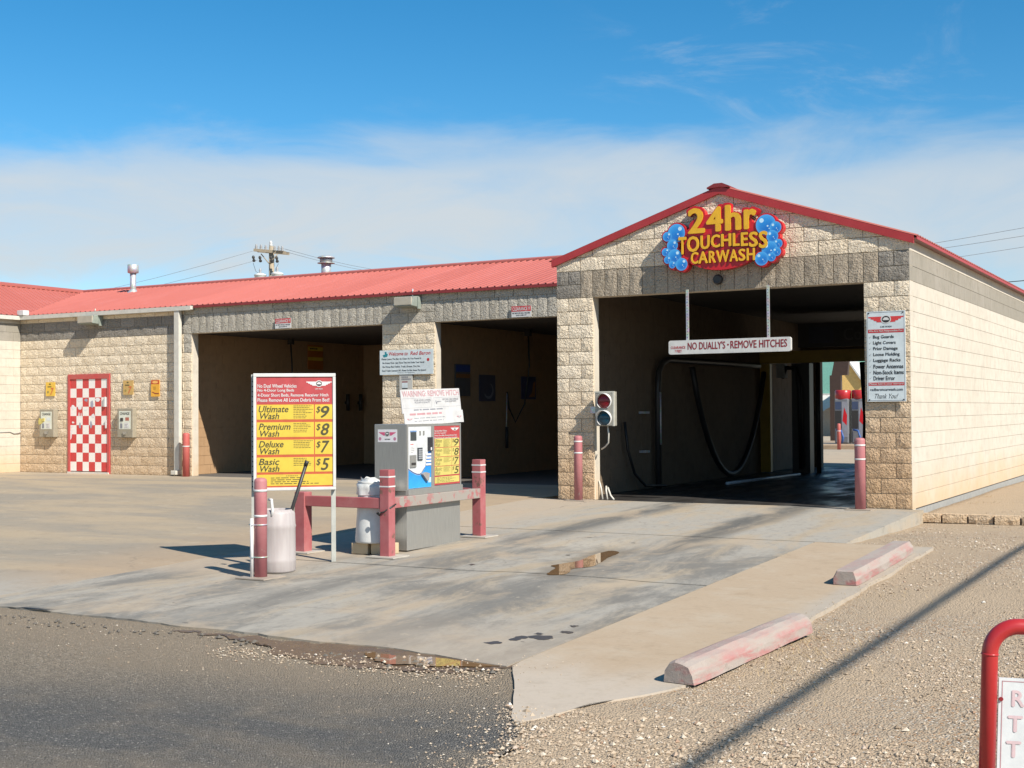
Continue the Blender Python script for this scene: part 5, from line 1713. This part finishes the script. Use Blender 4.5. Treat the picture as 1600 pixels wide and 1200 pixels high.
tag(obj('tyre_stop_plate', MB().box(1.35, 2.2, -.03, .05, .001, .012), DARK), 'dark steel strip on the floor at the bay entrance', 'plate')

# ------------------------------------------------------------------ beyond the exit
tealm = M_plain('teal_wall', (.22, .50, .40), .7)
t = thing('teal_building', 'teal walled building seen through the tunnel exit', 'building', (-14, 48, 0))
obj('wall', MB().box(-6, 5.9, 0, 8, 2.1, 5.2), tealm, t)
obj('lower_wall', MB().box(-6, 5.88, .02, 8, -.1, 2.09), M_plain('tan_wall', (.55, .46, .36)), t)
obj('awning', MB().poly([(4.4, -.02, 2.1), (5.9, -.02, 2.1), (4.4, -1.5, 1.0)]).box(4.4, 6.0, -.1, 0, 2.05, 2.12), WHITE, t)
t = thing('yellow_house', 'small yellow gabled house front seen through the tunnel exit', 'house', (-7.45, 45, 0))
obj('wall', MB().prism([(-.62, -.1), (.62, -.1), (.62, 2.62), (0, 3.52), (-.62, 2.62)], 0, 4), M_plain('yellow_siding', (.72, .47, .16), .7), t)
rf = MB()
for sg in (-1, 1):
    rf.prism([(0, 3.54), (0, 3.66), (sg * .74, 2.60), (sg * .70, 2.52)][::-1 if sg > 0 else 1], -.15, 4.1)
obj('roof', rf, WHITE, t)
def vac(label, x, y):
    t = thing('vacuum_station', label, 'vacuum', (x, y, .18), group='vacuum stations on the rear island')
    obj('body', MB().box(-.23, .23, -.25, .25, 0, 1.50), M_plain('vac_grey', (.17, .175, .19), .4), t, bevel=.03)
    obj('canopy', MB().lathe([(.25, 1.48), (.27, 1.50), (.27, 1.76), (.24, 1.79)], 24), REDPIPE, t)
    plate(t, 'graphic', .02, .21, .2, 1.4, -.252, M_plain('vac_pale', (.26, .26, .29)), .004)
    obj('graphic_red', MB().poly([(.04, -.258, .75), (.18, -.258, .6), (.20, -.258, .95), (.10, -.258, 1.2)]), SIGNR, t)
    plate(t, 'dark_door', -.215, .0, .50, 1.1, -.252, DARK, .006)
    plate(t, 'blue_panel', -.2, .0, 1.14, 1.4, -.252, M_plain('vac_blue', (.05, .07, .13)), .004)
    obj('hose', MB().tube([(-.15, -.30, .45), (.02, -.36, .42), (.1, -.4, .2), (.05, -.4, -.0)], .035, 8), M_plain('hose_blue', (.03, .09, .28)), t)
vac('left red-topped vacuum station on the rear island', -2.70, 26.2)
vac('right red-topped vacuum station on the rear island', -2.16, 26.3)
tag(obj('vacuum_island', MB().box(-6.5, 3.0, 25.2, 30.2, -.1, .16), M_plain('island_tan', (.40, .29, .19)), bevel=.04), 'raised tan concrete island under the vacuum stations', 'island')
bollard('red bollard in front of the vacuum stations behind the building', -2.50, 24.9, .0, .85, .06, REDBOL, (.6,), False, group='rear bollards')
t = thing('canopy_post', 'dark brown post standing among the vacuum stations', 'post', (-4.15, 31.0, 0))
obj('post', MB().box(-.32, .1, -.1, .1, 0, 2.6), M_plain('post_brown', (.06, .035, .025)), t)
obj('post_head', MB().prism([(-.25, 2.6), (.35, 2.6), (.45, 3.6), (-.05, 3.6)], -.1, .1), M_plain('post_brown_b', (.06, .035, .025)), t)

# ------------------------------------------------------------------ parking stops
def stop_mat():
    t = MT('stop_paint')
    n = t.noise(scale=5, detail=8, rough=.7)
    n2 = t.noise(t.map(t.pos(), (3, .8, 6)), 2.2, 6, .65)
    base = t.mix(n, (.31, .255, .22), (.36, .31, .27))
    z = t.xyz(t.objco())['Z']
    f = t.math('MULTIPLY', t.math('MULTIPLY', t.ramp(n2, .42, .62), t.ramp(n, .30, .55, .35, 1.)), t.ramp(z, .13, .04, .35, .95))
    base = t.mix(f, base, (.37, .15, .14))
    base = t.mix(t.ramp(n, .60, .70), base, (.22, .18, .15))
    return t.out(base, .9, t.bump(n, .8, .02))
STOPM = stop_mat()
def wheel_stop(label, x, y0, y1, rot, tilt=0, rnd=False):
    L_ = y1 - y0
    wd, h = .108, .122
    b = MB()
    sec = [(-wd, 0), (-wd, .06), (-.075, h), (.075, h), (wd, .06), (wd, 0)]
    if rnd: sec = [(-wd, 0), (-wd + .005, .065), (-.068, .115), (-.03, h + .008), (.035, h + .006), (.072, .108), (wd - .01, .06), (wd, 0)]
    rings = [0, .02, .06] + [.06 + (L_ - .12) * k / 14 for k in range(1, 14)] + [L_ - .06, L_ - .02, L_]
    n_ = len(sec)
    for k, y in enumerate(rings):
        e = .90 if y in (0, L_) else (.97 if y in (.02, L_ - .02) else 1.)
        for q, (a, z) in enumerate(sec):
            j1 = .008 * mnoise.noise(Vector((y * 5, q * 3.1, x)))
            b.v.append((a * e + j1, y, z * (e if z > .03 else 1) + (j1 if z > .03 else 0)))
    for k in range(len(rings) - 1):
        for q in range(n_ - 1):
            a = k * n_ + q
            b.f.append((a, a + n_, a + n_ + 1, a + 1)); b.sm.append(False)
    b.f.append(tuple(range(n_))); b.sm.append(False)
    e0 = (len(rings) - 1) * n_
    b.f.append(tuple(e0 + q for q in reversed(range(n_)))); b.sm.append(False)
    zz0, zz1 = g(y0), g(y1)
    o = obj('parking_stop', b, STOPM, None, (x, y0, zz0 + .004), (math.atan2(zz1 - zz0, L_), 0, rot))
    tag(o, label, 'parking stop', 'concrete parking stops along the apron')
wheel_stop('concrete parking stop with worn red paint nearer the building', 6.17, -6.64, -4.42, R(0.5))
wheel_stop('nearest concrete parking stop with chipped red paint by the gravel', 6.25, -10.55, -8.72, R(-5), rnd=True)

# ------------------------------------------------------------------ landscape blocks
for k in range(6):
    x_ = 5.36 + k * .325
    bm_ = block_mesh(.30, .11, .16, 300 + k, 4, 2, .015)
    o = obj('edging_block', bm_, SPLIT, None, (x_ + .14, -.05 + .012 * (k % 3), -.155 + .055), (0, 0, R((0, 2, -3, 4, -2, 1)[k])))
    bb = MB().box(-.15, .15, .0, .159, .0545, .056); 
    tag(o, ('tan edging block touching the building corner', 'second tan edging block out from the building corner', 'third tan edging block out from the building corner', 'fourth tan edging block out from the building corner', 'fifth tan edging block out, at the picture edge', 'sixth tan edging block out, cut by the picture edge')[k], 'edging block', 'edging blocks beside the bay')
    obj('top_face', bb, SPLIT, o)

# ------------------------------------------------------------------ pipe-framed sign, bottom right
ps = thing('pipe_sign', 'bent red pipe frame holding a white sign in the gravel', 'sign', (8.22, -12.2, -.31), R(22), ry=R(2.2))
rp = .0315
arcp = [(0, 0, 0), (0, 0, .68)] + [(.11 - .11 * math.cos(R(a)), 0, .68 + .11 * math.sin(R(a))) for a in range(9, 91, 9)] + [(1.0, 0, .79)] + [(1.0 + .11 * math.sin(R(a)), 0, .68 + .11 * math.cos(R(a))) for a in range(9, 91, 9)] + [(1.11, 0, 0)]
obj('pipe_frame', MB().tube(arcp, rp, 24), REDPIPE, ps)
obj('weld_ring', MB().lathe([(rp + .001, .672), (rp + .003, .676), (rp + .001, .681)], 24), REDPIPE, ps)
obj('panel', MB().box(.036, 1.07, -.006, .006, .02, .585), M_plain('sign_white', (.62, .64, .64), .4), ps)
bl = MB()
for a, b_, c_, d_ in ((.048, 1.058, .572, .575), (.048, .051, .03, .575), (1.055, 1.058, .03, .575)):
    bl.quad((a, -.0072, c_), (b_, -.0072, c_), (b_, -.0072, d_), (a, -.0072, d_))
obj('border', bl, PINKI, ps)
FADE = M_plain('faded_rose_print', (.60, .45, .46), .6)
text(ps, 'R', .085, .475, .135, .54, -.0075, FADE, .03)
text(ps, 'T', .072, .375, .13, .44, -.0075, FADE, .03)
text(ps, 'T', .068, .275, .126, .34, -.0075, FADE, .03)
obj('bolt', MB().discbox(.045, -.014, -.006, .503, .008, 10), MAROON, ps)

# ------------------------------------------------------------------ utility pole, wires
up_ = thing('utility_pole', 'wooden utility pole with crossarms and transformers behind the roof', 'utility pole', (-39.0, 40, 0))
WOOD = M_plain('weathered_wood', (.34, .28, .20), .9)
obj('pole', MB().tube([(0, 0, -.2), (0, 0, 10.8)], [.20, .15], 12), WOOD, up_)
arm = MB().box(-1.25, 1.25, -.22, -.10, 10.42, 10.56, Matrix.Rotation(R(6), 4, 'Y') if False else None)
for z_, tl_ in ((10.50, -.10),):
    a = obj('crossarm', MB().box(-1.0, 1.0, -.28, -.16, -.08, .08), WOOD, up_, (0, 0, z_), (0, R(7), R(12)))
    a = obj('crossarm', MB().box(-1.0, 1.0, .16, .28, -.08, .08), WOOD, up_, (0, 0, z_), (0, R(7), R(12)))
obj('brace', MB().tube([(-.6, -.2, 10.4), (0, -.2, 9.8)], .03, 6).tube([(.6, -.2, 10.3), (0, -.2, 9.8)], .03, 6), WOOD, up_)
for x_ in (-.95, -.6, -.25, .4, .7, .95):
    obj('insulator', MB().lathe([(.07, 0), (.09, .05), (.06, .1), (.085, .15), (.05, .24), (.06, .3)], 10), M_plain('insulator_grey', (.3, .3, .3)), up_, (x_, -.2, 10.55 - .12 * x_))
for x_, z_ in ((-.98, 9.95), (-.5, 9.9), (.3, 9.85), (.72, 9.8)):
    obj('fuse_cutout', MB().lathe([(.06, 0), (.10, .08), (.05, .16), (.09, .26), (.05, .36)], 10), DARK, up_, (x_, -.35, z_), (R(15), 0, 0))
obj('top_pin', MB().lathe([(.08, 0), (.11, .08), (.07, .2), (.1, .24), (.02, .34)], 10), WHITEP, up_, (-.05, 0, 10.8))
for x_ in (-.62, .62):
    tr_ = obj('transformer', MB().lathe([(.30, 0), (.33, .03), (.33, .72), (.36, .74), (.34, .80), (.12, .88)], 20), M_plain('transformer_grey', (.62, .64, .62), .45), up_, (x_, -.25, 8.42))
    obj('bushing', MB().lathe([(.05, 0), (.08, .06), (.05, .12), (.08, .18), (.03, .3)], 8), M_plain('bushing_grey', (.35, .35, .36)), tr_, (0, 0, .86))
obj('lead_wire', MB().tube([(-1.1, -.3, 9.9), (-.9, -.3, 9.4), (-.62, -.25, 9.25)], .012, 5).tube([(.75, -.3, 9.75), (.5, -.3, 9.4), (.62, -.25, 9.25)], .012, 5), DARK, up_)
def wire(label, p0, p1, sag, r_=.010, n_=14, mat=DARK, nm_='power_line', grp='overhead lines'):
    p0, p1 = Vector(p0), Vector(p1)
    pts_ = [p0.lerp(p1, k / n_) - Vector((0, 0, sag * 4 * (k / n_) * (1 - k / n_))) for k in range(n_ + 1)]
    return tag(obj(nm_, MB().tube(pts_, r_, 5), mat), label, 'wire', grp)
WIREM = M_plain('wire_grey', (.24, .25, .26), .6)
wire('upper power line running left from the utility pole', (-40.0, 40, 10.7), (-95, 40, 9.0), 1.9, mat=WIREM)
wire('lower power line running left from the utility pole', (-40.0, 40, 10.1), (-95, 40, 8.4), 1.7, mat=WIREM)
wire('upper power line running right from the utility pole', (-38.05, 40, 10.6), (-6, 40, 8.7), 1.9, mat=WIREM)
wire('lower power line running right from the utility pole', (-38.05, 40, 10.45), (-6, 40, 8.3), 1.8, mat=WIREM)
wire('topmost thin line in the sky right of the gable', (-6, 40, 8.1), (30, 38, 13.4), .6, .010, mat=WIREM)
wire('second thin line in the sky right of the gable', (-6, 40.4, 7.95), (30, 38.4, 12.6), .6, .010, mat=WIREM)
wire('third thin line in the sky right of the gable', (-6, 40, 7.4), (30, 38, 11.9), .5, .009, mat=WIREM)
wire('dark cable in the sky at the right picture edge', (-8, 40, 6.4), (30, 40, 8.4), .35, .018)
# thick service cable overhead to the right (out of the picture): its shadow crosses the gravel
wire('thick overhead cable whose shadow crosses the gravel', (13.55, -60, 6.0), (13.9, 70, 6.2), .0, .034, nm_='service_cable')

# ------------------------------------------------------------------ loose stones and dry weeds
rg = random.Random(11)
sb = MB()
def stone(x, y, z, s):
    i = len(sb.v)
    q = [(1, 0, 0), (0, 1, 0), (-1, 0, 0), (0, -1, 0), (0, 0, .75), (0, 0, -.5)]
    an = rg.random() * 6.3
    ca, sa = math.cos(an), math.sin(an)
    for a, b_, c_ in q:
        j = rg.uniform(.6, 1.15)
        a, b_ = a * j, b_ * j * .8
        sb.v.append((x + s * (a * ca - b_ * sa), y + s * (a * sa + b_ * ca), z + s * c_ * rg.uniform(.6, 1.)))
    for f in ((0, 1, 4), (1, 2, 4), (2, 3, 4), (3, 0, 4), (1, 0, 5), (2, 1, 5), (3, 2, 5), (0, 3, 5)):
        sb.f.append(tuple(i + k for k in f)); sb.sm.append(False)
def in_apron(x, y):
    return x < 6.36 and -11.35 < y < -3.9
n_st = 0
while n_st < 52000:
    # denser close to the camera
    y = rg.uniform(-14.6, 1.5) if rg.random() < .55 else rg.uniform(-14.4, -9.0)
    x = rg.uniform(5.4, 10.6)
    if in_apron(x, y) or (x < 5.5 and y > -3.9): continue
    if y > -.2 and rg.random() < .5: continue
    if x < edge_x(y) - .1 and y < -11.2: n_st += 1; continue
    dn_ = mnoise.noise(Vector((x * .8, y * .8, 9))) * .5 + .5 + .3 * mnoise.noise(Vector((x * 3, y * 3, 4)))
    if rg.random() > (max(0., dn_ - .28) * 1.9) ** 1.3: continue
    s = .004 + .011 * rg.random() ** 2.6
    if rg.random() < .02: s *= 1.8
    stone(x, y, gravel_z(x, y) + s * .2, s)
    n_st += 1
for k in range(9500):
    x = rg.uniform(5.2, 9.2); y = rg.uniform(-14.4, -11.2)
    if x < edge_x(y) - .1: continue
    dn_ = mnoise.noise(Vector((x * .9, y * .9, 33))) * .95 + .5
    if in_apron(x, y) or rg.random() > dn_ * 1.3: continue
    s = .008 + .016 * rg.random() ** 2.5
    stone(x, y, gravel_z(x, y) + s * .2, s)
for k in range(6500):
    x = rg.uniform(6.4, 10); y = rg.uniform(-11.2, -2)
    if in_apron(x, y) or mnoise.noise(Vector((x * .6, y * .6, 13))) < -.02: continue
    s = .008 + .013 * rg.random() ** 2.
    stone(x, y, gravel_z(x, y) + s * .2, s)
# stones spilled over the asphalt, denser towards the gravel and the puddle
for k in range(1500):
    y = rg.uniform(-14.2, -10.75); x = edge_x(y) + .1 - abs(rg.gauss(0, .30))
    if x > 5.0 and y > -11.4 and rg.random() < .9: continue
    s = .004 + .008 * rg.random() ** 2.2
    stone(x, y, g(y) - .012 + s * .2, s)
for k in range(700):
    x = rg.uniform(-2, 5.2); y = -10.5 - abs(rg.gauss(0, .5)) 
    s = .004 + .005 * rg.random()
    stone(x, y, g(y) - .012 + s * .2, s)
for k in range(60):
    x = 5.05 + abs(rg.gauss(0, .3)); y = rg.uniform(-11.2, -10.2); s = .004 + .004 * rg.random()
    stone(x, y, g(y) + s * .2, s)
for k in range(900):
    x = rg.uniform(3.0, 5.2); y = -10.86 + rg.gauss(0, .10); s = .004 + .008 * rg.random()
    stone(x, y, g(y) - .011 + s * .2, s)
for k in range(60):
    x = 4.2 + rg.gauss(.45, .3); y = -10.68 + rg.gauss(0, .12); s = .01 + .012 * rg.random()
    stone(x, y, -.262 + s * .3, s)
ck = MB()
keep_sb = sb
sb = ck
for k in range(160):
    x = rg.uniform(-1.5, 5.1); y = -10.52 - abs(rg.gauss(0, .12)) - .06 * max(0, x - 2.4); s = .010 + .022 * rg.random() ** 2
    stone(x, y, g(y) - .012 + s * .2, s)
sb = keep_sb
tag(obj('asphalt_crumbs', ck, M_plain('asphalt_crumb', (.13, .115, .095), .95)), 'dark broken asphalt crumbs along the slab edge', 'rubble', kind='stuff')
tst = MT('stone')
pr_ = tst.n('ShaderNodeNewGeometry').outputs['Random Per Island']
cr_ = tst.n('ShaderNodeValToRGB')
tst.set(cr_.inputs[0], pr_)
el = cr_.color_ramp.elements
el[0].position = 0; el[0].color = (.26, .20, .14, 1)
el[1].position = 1; el[1].color = (.66, .61, .53, 1)
for p_, c_ in ((.25, (.38, .295, .21, 1)), (.5, (.46, .365, .265, 1)), (.7, (.42, .33, .24, 1)), (.85, (.56, .49, .39, 1)), (.93, (.31, .19, .12, 1))):
    e = el.new(p_); e.color = c_
STONE = tst.out(cr_.outputs[0], .9, spec=.2)
for k in range(260):
    y = rg.uniform(-11.3, -4.2); x = 6.36 - abs(rg.gauss(0, .07)); s = .004 + .006 * rg.random() ** 2
    stone(x, y, g(y) + s * .25, s)
tag(obj('loose_gravel', sb, STONE), 'loose tan and white gravel stones over the bare ground', 'gravel', kind='stuff')
gbm = MB()
for (cx_, cy_, n_, sp) in ((6.62, -9.5, 260, .22), (6.55, -8.9, 160, .2), (6.7, -10.2, 120, .2), (6.5, -7.0, 110, .25), (8.3, -11.9, 150, .22), (8.0, -12.0, 70, .15), (5.7, 2.6, 60, .15), (6.8, -9.9, 90, .3), (5.5, 4.2, 60, .1)):
    for k in range(n_):
        x = cx_ + rg.gauss(0, sp); y = cy_ + rg.gauss(0, sp * 1.2)
        if in_apron(x, y): continue
        z = gravel_z(x, y)
        an = rg.random() * 6.3; L_ = rg.uniform(.03, .11); hh = rg.uniform(.005, .05)
        dx, dy = math.cos(an) * L_, math.sin(an) * L_
        w_ = .0018
        gbm.poly([(x - dy / L_ * w_, y + dx / L_ * w_, z), (x + dy / L_ * w_, y - dx / L_ * w_, z), (x + dx, y + dy, z + hh)])
tag(obj('dry_weeds', gbm, M_plain('straw', (.46, .33, .17), .8)), 'thin dry weeds and straw lying on the gravel', 'weeds', kind='stuff')
